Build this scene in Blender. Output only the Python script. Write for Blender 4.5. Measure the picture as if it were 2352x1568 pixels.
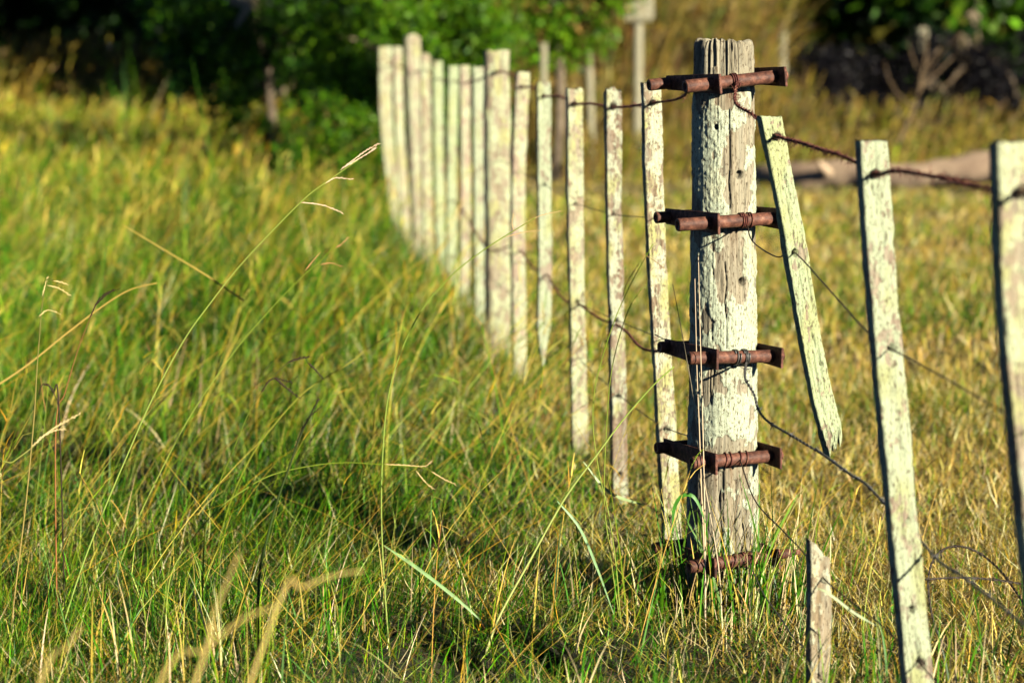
import bpy, bmesh, math, random
import numpy as np
from mathutils import Vector, Matrix

for o in list(bpy.data.objects):
    bpy.data.objects.remove(o)
S = bpy.context.scene
COL = S.collection
random.seed(7)
R = np.random.default_rng(11)
rad = math.radians

# ------------------------------------------------------------------ camera
FPX = 5553.0                       # focal length in units of a 2352 px wide frame (85 mm)
CAMZ = 1.28
PITCH = math.atan(654 / FPX)
cam_d = bpy.data.cameras.new("camera")
cam = bpy.data.objects.new("camera", cam_d)
COL.objects.link(cam)
cam_d.sensor_width = 36
cam_d.lens = 36 * FPX / 2352
cam_d.clip_start = 0.05
cam_d.clip_end = 600
cam.location = (0, 0, CAMZ)
cam.rotation_euler = (math.pi / 2 - PITCH, 0, 0)
cam_d.dof.use_dof = True
cam_d.dof.focus_distance = 5.42
cam_d.dof.aperture_fstop = 3.2
S.camera = cam

# ------------------------------------------------------------------ light
SUN_AZ = 41.0       # degrees to the right of straight behind the camera
SUN_EL = 18.0
tosun = Vector((math.sin(rad(SUN_AZ)) * math.cos(rad(SUN_EL)), -math.cos(rad(SUN_AZ)) * math.cos(rad(SUN_EL)), math.sin(rad(SUN_EL))))
W = bpy.data.worlds.new("World")
S.world = W
W.use_nodes = True
wn = W.node_tree
wn.nodes.clear()
sky = wn.nodes.new("ShaderNodeTexSky")
sky.sky_type = 'NISHITA'
sky.sun_disc = False
sky.sun_elevation = rad(SUN_EL)
sky.sun_rotation = math.atan2(tosun.x, tosun.y)
bg = wn.nodes.new("ShaderNodeBackground")
bg.inputs[1].default_value = 0.05
sky.air_density = 0.2; sky.dust_density = 0.0; sky.ozone_density = 1.0
wo = wn.nodes.new("ShaderNodeOutputWorld")
wn.links.new(sky.outputs[0], bg.inputs[0])
wn.links.new(bg.outputs[0], wo.inputs[0])
sun_d = bpy.data.lights.new("sun", 'SUN')
sun_d.energy = 5.0
sun_d.angle = rad(0.5)
sun_d.color = (1.0, 0.90, 0.72)
sun = bpy.data.objects.new("sun", sun_d)
sun.rotation_euler = tosun.to_track_quat('Z', 'Y').to_euler()
sun.location = (6, -6, 8)
COL.objects.link(sun)
S.view_settings.view_transform = 'Standard'
S.view_settings.look = 'None'
S.view_settings.exposure = 1.45
S.view_settings.gamma = 1.0
S.cycles.use_denoising = True
S.cycles.max_bounces = 5
S.cycles.diffuse_bounces = 0
S.cycles.transmission_bounces = 3
S.cycles.glossy_bounces = 2
S.cycles.use_adaptive_sampling = True
S.cycles.adaptive_threshold = 0.02

# ------------------------------------------------------------------ where things stand
def ray(x, y):
    u = (x - 1176) / FPX; v = (784 - y) / FPX
    c, s = math.cos(PITCH), math.sin(PITCH)
    return Vector((u, c + v * s, -s + v * c))
def P(x, y, Y):
    d = ray(x, y); t = Y / d.y
    return Vector((d.x * t, Y, CAMZ + d.z * t))
FA, FB = 1.1225, 0.115             # the fence stands on the line X = FA - FB*Y
def PF(x, y, off=0.0):
    d = ray(x, y); Y = FA / (d.x / d.y + FB)
    return P(x, y, Y + off)
def fence_x(Y): return FA - FB * Y
FDIR = Vector((-FB, 1, 0)).normalized()

# ------------------------------------------------------------------ object helpers
def tag(o, label=None, cat=None, group=None, kind=None):
    if label: o['label'] = label
    if cat: o['category'] = cat
    if group: o['group'] = group
    if kind: o['kind'] = kind
    return o
def empty(name, loc, rz=0.0):
    o = bpy.data.objects.new(name, None)
    o.empty_display_size = 0.05
    o.location = loc; o.rotation_euler = (0, 0, rz)
    COL.objects.link(o)
    return o
def link(name, me, mat=None, parent=None, smooth=True):
    o = bpy.data.objects.new(name, me)
    if mat: me.materials.append(mat)
    COL.objects.link(o)
    if parent:
        o.parent = parent
        o.matrix_parent_inverse = Matrix.Translation(parent.location).inverted() if parent.type == 'EMPTY' else Matrix.Identity(4)
    if smooth and len(me.polygons):
        me.polygons.foreach_set('use_smooth', np.ones(len(me.polygons), dtype=bool))
    return o
def np_mesh(name, V, F, col=None, extra=None):
    """V (n,3), F (m,4) quads (or (m,3)) -> mesh"""
    me = bpy.data.meshes.new(name)
    V = np.ascontiguousarray(V, dtype=np.float32); F = np.ascontiguousarray(F, dtype=np.int32)
    k = F.shape[1]
    me.vertices.add(len(V)); me.vertices.foreach_set('co', V.ravel())
    me.loops.add(F.size); me.loops.foreach_set('vertex_index', F.ravel())
    me.polygons.add(len(F)); me.polygons.foreach_set('loop_start', np.arange(0, F.size, k, dtype=np.int32))
    if col is not None:
        a = me.attributes.new('tint', 'FLOAT_COLOR', 'POINT')
        c = np.ones((len(V), 4), dtype=np.float32); c[:, :3] = col
        a.data.foreach_set('color', c.ravel())
    for nme, arr in (extra or {}).items():
        a = me.attributes.new(nme, 'FLOAT', 'POINT')
        a.data.foreach_set('value', np.ascontiguousarray(arr, dtype=np.float32))
    me.update(calc_edges=True)
    return me

# value noise -------------------------------------------------------
def vnoise(p, seed=0):
    p = np.asarray(p, dtype=np.float64)
    i = np.floor(p).astype(np.int64); f = p - i
    f = f * f * (3 - 2 * f)
    def h(a, b, c):
        n = (a * 374761393 + b * 668265263 + c * 2147483647 + seed * 974634777) & 0xffffffff
        n = ((n ^ (n >> 13)) * 1274126177) & 0xffffffff
        n = (n ^ (n >> 16)) & 0xffff
        return n / 65535.0
    x, y, z = i[..., 0], i[..., 1], i[..., 2]
    fx, fy, fz = f[..., 0], f[..., 1], f[..., 2]
    def L(a, b, t): return a + (b - a) * t
    return L(L(L(h(x, y, z), h(x + 1, y, z), fx), L(h(x, y + 1, z), h(x + 1, y + 1, z), fx), fy),
             L(L(h(x, y, z + 1), h(x + 1, y, z + 1), fx), L(h(x, y + 1, z + 1), h(x + 1, y + 1, z + 1), fx), fy), fz)
def fbm(p, o=4, seed=0):
    s = 0; a = 0.5; t = 0
    p = np.asarray(p, dtype=np.float64)
    for k in range(o):
        s = s + a * vnoise(p * (2 ** k), seed + k); t += a; a *= 0.5
    return s / t

# tubes ---------------------------------------------------------------
def tube(pts, r, n=8, cap=True):
    """one tube along pts, returns V,F (quads)"""
    pts = np.array([tuple(p) for p in pts], dtype=float)
    m = len(pts)
    r = np.broadcast_to(np.asarray(r, dtype=float), (m,))
    T = np.gradient(pts, axis=0); T /= np.linalg.norm(T, axis=1)[:, None] + 1e-12
    up = np.array([0, 0, 1.0])
    if abs(T[0] @ up) > 0.9: up = np.array([1.0, 0, 0])
    N = np.cross(T[0], up); N /= np.linalg.norm(N)
    V = []
    for k in range(m):
        N = N - T[k] * (N @ T[k]); N /= np.linalg.norm(N) + 1e-12
        B = np.cross(T[k], N)
        a = np.arange(n) * 2 * math.pi / n
        V.append(pts[k] + r[k] * (np.cos(a)[:, None] * N + np.sin(a)[:, None] * B))
    V = np.concatenate(V)
    i = np.arange(n); F = []
    for k in range(m - 1):
        F.append(np.stack([k * n + i, k * n + (i + 1) % n, (k + 1) * n + (i + 1) % n, (k + 1) * n + i], 1))
    if cap:
        V = np.concatenate([V, pts[:1], pts[-1:]]); c0, c1 = m * n, m * n + 1
        j = np.arange(0, n, 2)
        F.append(np.stack([np.full_like(j, c0), (j + 2) % n, (j + 1) % n, j], 1))
        F.append(np.stack([np.full_like(j, c1), (m - 1) * n + j, (m - 1) * n + (j + 1) % n, (m - 1) * n + (j + 2) % n], 1))
    return V, np.concatenate(F)
def merge(parts):
    V = []; F = []; o = 0
    for v, f in parts:
        V.append(v); F.append(f + o); o += len(v)
    return np.concatenate(V), np.concatenate(F)
def smooth_path(pts, n=8):
    """Catmull-Rom through the points"""
    p = [Vector(q) for q in pts]
    if len(p) < 3:
        return [p[0].lerp(p[-1], k / n) for k in range(n + 1)]
    p = [p[0] * 2 - p[1]] + p + [p[-1] * 2 - p[-2]]
    out = []
    for k in range(1, len(p) - 2):
        a, b, c, d = p[k - 1], p[k], p[k + 1], p[k + 2]
        for j in range(n):
            t = j / n
            out.append(0.5 * ((2 * b) + (c - a) * t + (2 * a - 5 * b + 4 * c - d) * t * t + (3 * b - 3 * c + d - a) * t ** 3))
    out.append(p[-2])
    return out

# ------------------------------------------------------------------ materials
def new_mat(name):
    m = bpy.data.materials.new(name); m.use_nodes = True
    nt = m.node_tree; nt.nodes.clear()
    out = nt.nodes.new("ShaderNodeOutputMaterial")
    return m, nt, out
def nd(nt, t, **kw):
    n = nt.nodes.new(t)
    for k, v in kw.items(): setattr(n, k, v)
    return n
def noise(nt, vec, scale, detail=4, rough=0.55):
    n = nd(nt, "ShaderNodeTexNoise")
    n.inputs['Scale'].default_value = scale; n.inputs['Detail'].default_value = detail
    n.inputs['Roughness'].default_value = rough
    nt.links.new(vec, n.inputs['Vector'])
    return n.outputs['Fac']
def ramp(nt, fac, stops):
    r = nd(nt, "ShaderNodeValToRGB")
    el = r.color_ramp.elements
    while len(el) < len(stops): el.new(0.5)
    for e, (p, c) in zip(el, stops):
        e.position = p; e.color = (*c, 1) if len(c) == 3 else c
    nt.links.new(fac, r.inputs[0])
    return r.outputs[0]
def g(v): return (v, v, v)
def mix(nt, fac, a, b):
    m = nd(nt, "ShaderNodeMix", data_type='RGBA')
    if isinstance(fac, float): m.inputs[0].default_value = fac
    else: nt.links.new(fac, m.inputs[0])
    for s, i in ((a, 6), (b, 7)):
        if isinstance(s, tuple): m.inputs[i].default_value = (*s, 1)
        else: nt.links.new(s, m.inputs[i])
    return m.outputs[2]
def mapping(nt, scale, use_random=True):
    tc = nd(nt, "ShaderNodeTexCoord")
    mp = nd(nt, "ShaderNodeMapping"); mp.inputs['Scale'].default_value = scale
    src = tc.outputs['Object']
    if use_random:
        oi = nd(nt, "ShaderNodeObjectInfo")
        sc = nd(nt, "ShaderNodeVectorMath", operation='SCALE')
        cb = nd(nt, "ShaderNodeCombineXYZ")
        for k in range(3): nt.links.new(oi.outputs['Random'], cb.inputs[k])
        nt.links.new(cb.outputs[0], sc.inputs[0]); sc.inputs['Scale'].default_value = 37.0
        ad = nd(nt, "ShaderNodeVectorMath", operation='ADD')
        nt.links.new(tc.outputs['Object'], ad.inputs[0]); nt.links.new(sc.outputs[0], ad.inputs[1])
        src = ad.outputs[0]
    nt.links.new(src, mp.inputs[0])
    return mp.outputs[0]
def bump(nt, h, strength, dist, prev=None):
    b = nd(nt, "ShaderNodeBump"); b.inputs['Strength'].default_value = strength; b.inputs['Distance'].default_value = dist
    nt.links.new(h, b.inputs['Height'])
    if prev is not None: nt.links.new(prev, b.inputs['Normal'])
    return b.outputs[0]

def wood_mat(name, mint=(0.42, 0.50, 0.34), yellow=(0.46, 0.46, 0.24), bare=(0.27, 0.20, 0.13), cover=0.5, yel=0.5, soft=0.03, scale=1.0, attr=False, bare_z=None):
    m, nt, out = new_mat(name)
    v = mapping(nt, (1, 1, 0.12)); vb = mapping(nt, (1, 1, 0.55))
    grain = noise(nt, v, 130 * scale, 4, 0.65)
    grain2 = noise(nt, v, 35 * scale, 4, 0.6)
    wood = ramp(nt, grain, [(0.25, tuple(c * 0.10 for c in bare)), (0.42, tuple(c * 0.75 for c in bare)), (0.58, tuple(min(1, c * 1.4) for c in bare)), (0.8, (0.28, 0.24, 0.19))])
    wood = mix(nt, ramp(nt, grain2, [(0.35, g(0)), (0.70, g(0.7))]), wood, (0.265, 0.25, 0.185))
    patch = noise(nt, vb, 22 * scale, 6, 0.62)
    p2 = noise(nt, vb, 85 * scale, 4, 0.6)
    add = nd(nt, "ShaderNodeMath", operation='MULTIPLY_ADD')
    nt.links.new(p2, add.inputs[0]); add.inputs[1].default_value = 0.55; nt.links.new(patch, add.inputs[2])
    fac = add.outputs[0]
    if attr:
        at = nd(nt, "ShaderNodeAttribute", attribute_name='lichen')
        ad = nd(nt, "ShaderNodeMath", operation='MULTIPLY_ADD')
        nt.links.new(p2, ad.inputs[0]); ad.inputs[1].default_value = 0.25; nt.links.new(at.outputs['Fac'], ad.inputs[2])
        fac = ad.outputs[0]
        th = 0.62
    else:
        th = 0.50 + 0.275 + (0.5 - cover) * 0.5
    mask = ramp(nt, fac, [(th - soft, g(0)), (th + soft, g(1))])
    if bare_z:
        tc = nd(nt, "ShaderNodeTexCoord"); sx = nd(nt, "ShaderNodeSeparateXYZ"); nt.links.new(tc.outputs['Object'], sx.inputs[0])
        mr = nd(nt, "ShaderNodeMath", operation='MULTIPLY_ADD'); nt.links.new(patch, mr.inputs[0]); mr.inputs[1].default_value = 0.5; nt.links.new(sx.outputs[2], mr.inputs[2])
        bz = ramp(nt, mr.outputs[0], [(bare_z[0] + .24, g(1)), (bare_z[0] + .26, g(0.12)), (bare_z[1] + .24, g(0.12)), (bare_z[1] + .26, g(1))])
        mm = nd(nt, "ShaderNodeMix", data_type='RGBA', blend_type='MULTIPLY'); mm.inputs[0].default_value = 1
        nt.links.new(mask, mm.inputs[6]); nt.links.new(bz, mm.inputs[7]); mask = mm.outputs[2]
    ycol = noise(nt, vb, 12 * scale, 3, 0.5)
    lich = mix(nt, ramp(nt, ycol, [(0.60 - yel * 0.25, g(0)), (0.72 - yel * 0.25, g(1))]), mint, yellow)
    fine = noise(nt, mapping(nt, (1, 1, 1)), 420, 3, 0.7)
    lich = mix(nt, ramp(nt, fine, [(0.36, g(0.85)), (0.50, g(0))]), lich, tuple(c * 0.40 for c in mint))
    col = mix(nt, mask, wood, lich)
    dark = noise(nt, mapping(nt, (1, 1, 0.35)), 260, 2, 0.5)
    col = mix(nt, ramp(nt, dark, [(0.34, g(0.85)), (0.43, g(0))]), col, (0.07, 0.05, 0.03))
    bs = nd(nt, "ShaderNodeBsdfPrincipled")
    bs.inputs['Roughness'].default_value = 0.85
    bs.inputs['Specular IOR Level'].default_value = 0.2
    if attr:
        st = nd(nt, "ShaderNodeAttribute", attribute_name='stain'); sn = noise(nt, v, 60, 3, .6)
        sm = nd(nt, "ShaderNodeMath", operation='MULTIPLY'); nt.links.new(st.outputs['Fac'], sm.inputs[0]); nt.links.new(sn, sm.inputs[1])
        col = mix(nt, sm.outputs[0], col, (.12, .055, .025))
    nt.links.new(col, bs.inputs['Base Color'])
    n1 = bump(nt, grain, 0.8, 0.003)
    n2 = bump(nt, mask, 0.6, 0.0015, n1)
    n3 = bump(nt, fine, 0.5, 0.0012, n2)
    nt.links.new(n3, bs.inputs['Normal'])
    nt.links.new(bs.outputs[0], out.inputs[0])
    return m

def rust_mat(name, a=(0.085, 0.036, 0.024), b=(0.036, 0.013, 0.010), rough=0.6):
    m, nt, out = new_mat(name)
    v = mapping(nt, (1, 1, 1))
    n = noise(nt, v, 60, 5, 0.65); n2 = noise(nt, v, 260, 3, 0.6)
    col = ramp(nt, n, [(0.32, b), (0.48, a), (0.60, (0.15, 0.060, 0.038)), (0.74, (0.24, 0.125, 0.075))])
    col = mix(nt, ramp(nt, n2, [(0.30, g(0.85)), (0.42, g(0))]), col, (0.03, 0.012, 0.01))
    bs = nd(nt, "ShaderNodeBsdfPrincipled"); bs.inputs['Roughness'].default_value = rough
    bs.inputs['Metallic'].default_value = 0.0; bs.inputs['Specular IOR Level'].default_value = 0.22
    nt.links.new(col, bs.inputs['Base Color'])
    nt.links.new(bump(nt, n2, 0.5, 0.0015), bs.inputs['Normal'])
    nt.links.new(bs.outputs[0], out.inputs[0])
    return m

def plain_mat(name, ca, cb, scale=20, rough=0.8, metal=0.0, bmp=0.4, dist=0.005):
    m, nt, out = new_mat(name)
    v = mapping(nt, (1, 1, 1))
    n = noise(nt, v, scale, 6, 0.65)
    bs = nd(nt, "ShaderNodeBsdfPrincipled"); bs.inputs['Roughness'].default_value = rough
    bs.inputs['Specular IOR Level'].default_value = 0.15 if rough > .75 else 0.4
    bs.inputs['Metallic'].default_value = metal
    nt.links.new(ramp(nt, n, [(0.3, ca), (0.7, cb)]), bs.inputs['Base Color'])
    nt.links.new(bump(nt, n, bmp, dist), bs.inputs['Normal'])
    nt.links.new(bs.outputs[0], out.inputs[0])
    return m

def leaf_mat(name, trans=0.35, rough=0.5, spec=0.3):
    m, nt, out = new_mat(name)
    at = nd(nt, "ShaderNodeAttribute", attribute_name='tint')
    bs = nd(nt, "ShaderNodeBsdfPrincipled"); bs.inputs['Roughness'].default_value = rough
    bs.inputs['Specular IOR Level'].default_value = spec
    nt.links.new(at.outputs['Color'], bs.inputs['Base Color'])
    tr = nd(nt, "ShaderNodeBsdfTranslucent")
    nt.links.new(at.outputs['Color'], tr.inputs[0])
    mx = nd(nt, "ShaderNodeMixShader"); mx.inputs[0].default_value = trans
    nt.links.new(bs.outputs[0], mx.inputs[1]); nt.links.new(tr.outputs[0], mx.inputs[2])
    nt.links.new(mx.outputs[0], out.inputs[0])
    return m

M_BLADE = leaf_mat('grass_blade', 0.16, 0.42, 0.22)
M_LEAF = leaf_mat('leaf', 0.38, 0.5, 0.2)
M_STRAW = leaf_mat('straw', 0.15, 0.55, 0.2)
M_RUST = rust_mat('rusty_iron')
M_SHADE_RUST = rust_mat('shade_tinted_rust', (0.060, 0.022, 0.015), (0.022, 0.009, 0.007), 0.7)  # darker copy of the rust: shade on the bracket plates put into the colour
M_WIRE = rust_mat('rusty_wire', (0.09, 0.025, 0.020), (0.03, 0.010, 0.010), 0.7)
M_GALV = plain_mat('grey_wire', (0.05, 0.05, 0.05), (0.15, 0.15, 0.14), 150, 0.45, 0.6, 0.3, 0.001)
M_DWIRE = plain_mat('dark_wire', (0.02, 0.016, 0.012), (0.06, 0.045, 0.03), 150, 0.6, 0.3, 0.3, 0.001)

# ------------------------------------------------------------------ ground
def ground_z(X, Y):
    X = np.asarray(X, dtype=float); Y = np.asarray(Y, dtype=float)
    p = np.stack([X * 1.3, Y * 1.3, np.zeros_like(X + Y)], -1)
    q = np.stack([X * 0.16, Y * 0.16, np.zeros_like(X + Y)], -1)
    near = np.clip(1 - np.hypot(X, Y) / 200, 0, 1)
    d = np.hypot(X - 0.49, Y - 5.5)
    hollow = -0.12 * np.exp(-((X - 0.05) ** 2 / 0.12 + (Y - 5.02) ** 2 / 0.03))
    return (0.035 * (vnoise(p, 3) - 0.5) + 0.10 * (vnoise(q, 5) - 0.5)) * near * np.clip(d / 1.0, 0.15, 1) + hollow
def make_ground():
    xs = np.concatenate([-np.geomspace(400, 8, 14), np.linspace(-7.6, 7.6, 130), np.geomspace(8, 400, 14)])
    ys = np.concatenate([[-60, -30, -12, -5], np.linspace(-2, 14, 140), np.linspace(14.4, 40, 60), np.geomspace(42, 500, 16)])
    X, Y = np.meshgrid(xs, ys)
    V = np.stack([X, Y, ground_z(X, Y)], -1).reshape(-1, 3)
    nx, ny = len(xs), len(ys)
    i = (np.arange(ny - 1)[:, None] * nx + np.arange(nx - 1)[None, :]).ravel()
    F = np.stack([i, i + 1, i + 1 + nx, i + nx], 1)
    me = np_mesh('ground', V, F)
    m, nt, out = new_mat('pasture_soil')
    v = mapping(nt, (1, 1, 1), False)
    n = noise(nt, v, 9, 6, 0.7); n2 = noise(nt, v, 0.8, 3, 0.5); n3 = noise(nt, v, 70, 4, 0.7)
    c = ramp(nt, n, [(0.3, (0.006, 0.007, 0.002)), (0.55, (0.016, 0.018, 0.004)), (0.75, (0.05, 0.042, 0.014))])
    c = mix(nt, ramp(nt, n2, [(0.4, g(0)), (0.65, g(0.5))]), c, (0.03, 0.04, 0.008))
    c = mix(nt, ramp(nt, n3, [(0.55, g(0)), (0.7, g(0.6))]), c, (0.07, 0.05, 0.02))
    bs = nd(nt, "ShaderNodeBsdfPrincipled"); bs.inputs['Roughness'].default_value = 0.95
    nt.links.new(c, bs.inputs['Base Color']); nt.links.new(bump(nt, n3, 0.8, 0.02), bs.inputs['Normal'])
    nt.links.new(bs.outputs[0], out.inputs[0])
    o = link('ground', me, m)
    tag(o, kind='structure')
make_ground()

# ------------------------------------------------------------------ grass generator
def blades(root, L, w, az, tilt, bend, colA, colB, seg=3, twist=None, w_end=0.12, tippow=1.5):
    n = len(root)
    ts = np.linspace(0, 1, seg + 1)
    th = tilt[:, None] + bend[:, None] * (ts[None, :-1] + 0.5 / seg)
    dl = (L / seg)[:, None]
    hx = np.concatenate([np.zeros((n, 1)), np.cumsum(np.sin(th) * dl, 1)], 1)
    hz = np.concatenate([np.zeros((n, 1)), np.cumsum(np.cos(th) * dl, 1)], 1)
    ca, sa = np.cos(az)[:, None], np.sin(az)[:, None]
    cx = root[:, 0:1] + hx * ca; cy = root[:, 1:2] + hx * sa; cz = root[:, 2:3] + hz
    tw = (az + math.pi / 2 if twist is None else twist)
    wx, wy = np.cos(tw)[:, None], np.sin(tw)[:, None]
    hw = 0.5 * w[:, None] * (w_end + (1 - w_end) * (1 - ts[None, :] ** tippow))
    A = np.stack([cx - wx * hw, cy - wy * hw, cz], -1)
    B = np.stack([cx + wx * hw, cy + wy * hw, cz], -1)
    V = np.stack([A, B], 2).reshape(-1, 3)
    base = (np.arange(n) * (seg + 1) * 2)[:, None] + (np.arange(seg) * 2)[None, :]
    base = base.ravel()
    F = np.stack([base, base + 1, base + 3, base + 2], 1)
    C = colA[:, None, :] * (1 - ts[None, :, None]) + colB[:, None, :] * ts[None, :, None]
    C = np.repeat(C[:, :, None, :], 2, 2).reshape(-1, 3)
    return V, F, C
def pick(pal, wts, n, jit=0.34):
    pal = np.array(pal, dtype=float); wts = np.array(wts, dtype=float); wts /= wts.sum()
    c = pal[R.choice(len(pal), n, p=wts)]
    return np.clip(c * np.exp(jit * R.standard_normal((n, 1)) - .03) * (1 + 0.08 * R.standard_normal((n, 3))), 0.003, 0.9)
def cat(parts):
    V = []; F = []; C = []; o = 0
    for v, f, c in parts:
        V.append(v); F.append(f + o); C.append(c); o += len(v)
    return np.concatenate(V), np.concatenate(F), np.concatenate(C)

GREEN = (0.040, 0.148, 0.003); DGREEN = (0.010, 0.052, 0.002); YGREEN = (0.130, 0.200, 0.006)
PALE = (0.25, 0.31, 0.055); STRAW = (0.40, 0.31, 0.058); OCHRE = (0.29, 0.19, 0.012); BROWN = (0.11, 0.055, 0.016); WHITE = (0.58, 0.50, 0.25)

def spread_xy(n, y0, y1, side=None, mx=0.5, xr=None):
    Y = R.uniform(y0, y1, n * 3)
    hw = 0.235 * y1 + mx
    X = R.uniform(-hw, hw, n * 3)
    ok = np.abs(X) < 0.235 * Y + mx
    if side == 'l': ok &= X < fence_x(Y) + 0.12 * R.standard_normal(n * 3) * np.clip(Y / 6, 1, 3)
    if side == 'r': ok &= X > fence_x(Y) - 0.12 * R.standard_normal(n * 3) * np.clip(Y / 6, 1, 3)
    if xr is not None: ok &= (X > xr[0]) & (X < xr[1])
    X = X[ok]; Y = Y[ok]
    return X, Y
def dens(y0, y1, per, side, mx=0.9):
    area = (0.47 * (y0 + y1) / 2 + 2 * mx) * (y1 - y0)
    full = (2 * (0.235 * y1 + mx)) * (y1 - y0)
    X, Y = spread_xy(int(per * full / 3) + 1, y0, y1, side, mx)
    return X, Y
def clear(X, Y): return 1 - .70 * np.exp(-((X - .58) / .42) ** 2 - ((Y - 5.02) / .40) ** 2)
def fencef(X, Y): return 1 - .52 * np.exp(-((X - fence_x(Y) + .05) / .30) ** 2) * (Y < 9) * (Y > 5.3)
def hole(X, Y): return np.exp(-((X - .0) ** 2 / .15 + (Y - 4.93) ** 2 / .05))
def patch(X, Y, s, seed): return vnoise(np.stack([X * s, Y * s, np.zeros_like(X)], -1), seed)

HOL = .93
near_parts, mid_parts, hay_parts, far_parts = [], [], [], []
# bands of the left, green side : y0,y1,per m2, mean length, width, seg
for (y0, y1, per, Lm, w, seg) in ((3.4, 4.6, 7000, .07, .0034, 3), (4.6, 6.4, 15000, .068, .0032, 3), (6.4, 9.5, 7500, .10, .0042, 3),
                                   (9.5, 15, 2500, .16, .0065, 3), (15, 26, 700, .24, .011, 2), (26, 48, 190, .36, .020, 2)):
    X, Y = dens(y0, y1, per, 'l')
    keep = R.random(len(X)) < np.clip(.30 + 1.5 * (patch(X, Y, 3.1, 61) - .2), .2, 1) * (1 - HOL * hole(X, Y))
    if y0 < 9: X, Y = X[keep], Y[keep]
    n = len(X); Z = ground_z(X, Y)
    pt = patch(X, Y, 1.6, 21); pt2 = patch(X, Y, 0.55, 25)
    L = Lm * np.exp(0.38 * R.standard_normal(n)) * (0.55 + 0.9 * pt) * (.45 + 1.2 * patch(X, Y, 5.5 if y0 < 9 else 2.2, 71))
    az = np.where(R.random(n) < 0.40, R.normal(0.3, 0.8, n), R.uniform(0, 2 * math.pi, n))
    dry = np.clip(0.14 + 1.2 * (pt2 - 0.45) + (0.20 if y0 > 14 else 0), 0.02, 0.75)
    isdry = R.random(n) < dry
    cg = pick([GREEN, DGREEN, YGREEN, PALE], [5, 5, 2, .6], n)
    cd = pick([STRAW, OCHRE, YGREEN, WHITE, BROWN], [3, 2.0, 3.5, 1, .4], n)
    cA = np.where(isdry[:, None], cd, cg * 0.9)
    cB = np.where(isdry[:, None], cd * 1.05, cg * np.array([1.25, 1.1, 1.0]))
    tilt = np.abs(R.normal(0.48, 0.42, n)) + isdry * np.abs(R.normal(0.3, 0.4, n)); bend = R.normal(0.9, 0.8, n)
    L = L * clear(X, Y); cA = cA * (.62 + .8 * patch(X, Y, 1.3, 83))[:, None]; cB = cB * (.62 + .8 * patch(X, Y, 1.3, 83))[:, None]
    L = L * fencef(X, Y)
    W_ = w * R.uniform(0.5, 1.3, n) * np.where(isdry, 0.75, 1)
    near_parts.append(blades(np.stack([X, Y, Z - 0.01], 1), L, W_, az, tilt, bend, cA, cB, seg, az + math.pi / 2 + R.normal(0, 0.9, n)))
# fine litter low down near the camera
for (y0, y1, per) in ((4.3, 6.6, 5500), (6.6, 9.5, 2000)):
    X, Y = dens(y0, y1, per, None); k_ = R.random(len(X)) > .9 * hole(X, Y); X, Y = X[k_], Y[k_]; n = len(X); Z = ground_z(X, Y)
    c = pick([STRAW, OCHRE, WHITE, GREEN, BROWN], [3, 1.2, 2.2, 2.5, 1], n)
    near_parts.append(blades(np.stack([X, Y, Z + R.uniform(0, 0.05, n)], 1), R.uniform(.03, .11, n), R.uniform(.0012, .0028, n), R.uniform(0, 6.3, n),
                      R.uniform(0.8, 1.6, n), R.normal(0, 0.5, n), c, c, 2))
# long loose blades and straws leaning every way, mostly to the right
for (y0, y1, per, Lr, w) in ((3.6, 6.6, 520, (.10, .32), .0024), (6.6, 10, 340, (.12, .36), .0030), (10, 16, 120, (.2, .45), .005)):
    X, Y = dens(y0, y1, per, 'l'); n = len(X); Z = ground_z(X, Y)
    k_ = R.random(n) > np.maximum(.75 * hole(X, Y), 1.2 * (1 - clear(X, Y))); X, Y, Z = X[k_], Y[k_], Z[k_]; n = len(X)
    c = pick([STRAW, WHITE, PALE, YGREEN, GREEN, OCHRE, DGREEN], [1.3, 1.6, 2.4, 3, 5, .4, 2], n)
    L = R.uniform(Lr[0], Lr[1], n) * R.uniform(.5, 1, n) * fencef(X, Y)
    near_parts.append(blades(np.stack([X, Y, Z], 1), L, w * R.uniform(.5, 1.3, n), np.where(R.random(n) < .6, R.normal(0.1, .6, n), R.uniform(0, 6.3, n)), np.abs(R.normal(.45, .35, n)), R.normal(.35, .4, n), c, c * 1.05, 5, R.normal(0, .7, n), .15))
V, F, C = cat(near_parts)
tag(link('grass', np_mesh('grass', V, F, C), M_BLADE, smooth=False), 'green meadow grass mixed with straw blades left of the fence', 'grass', kind='stuff')

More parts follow.
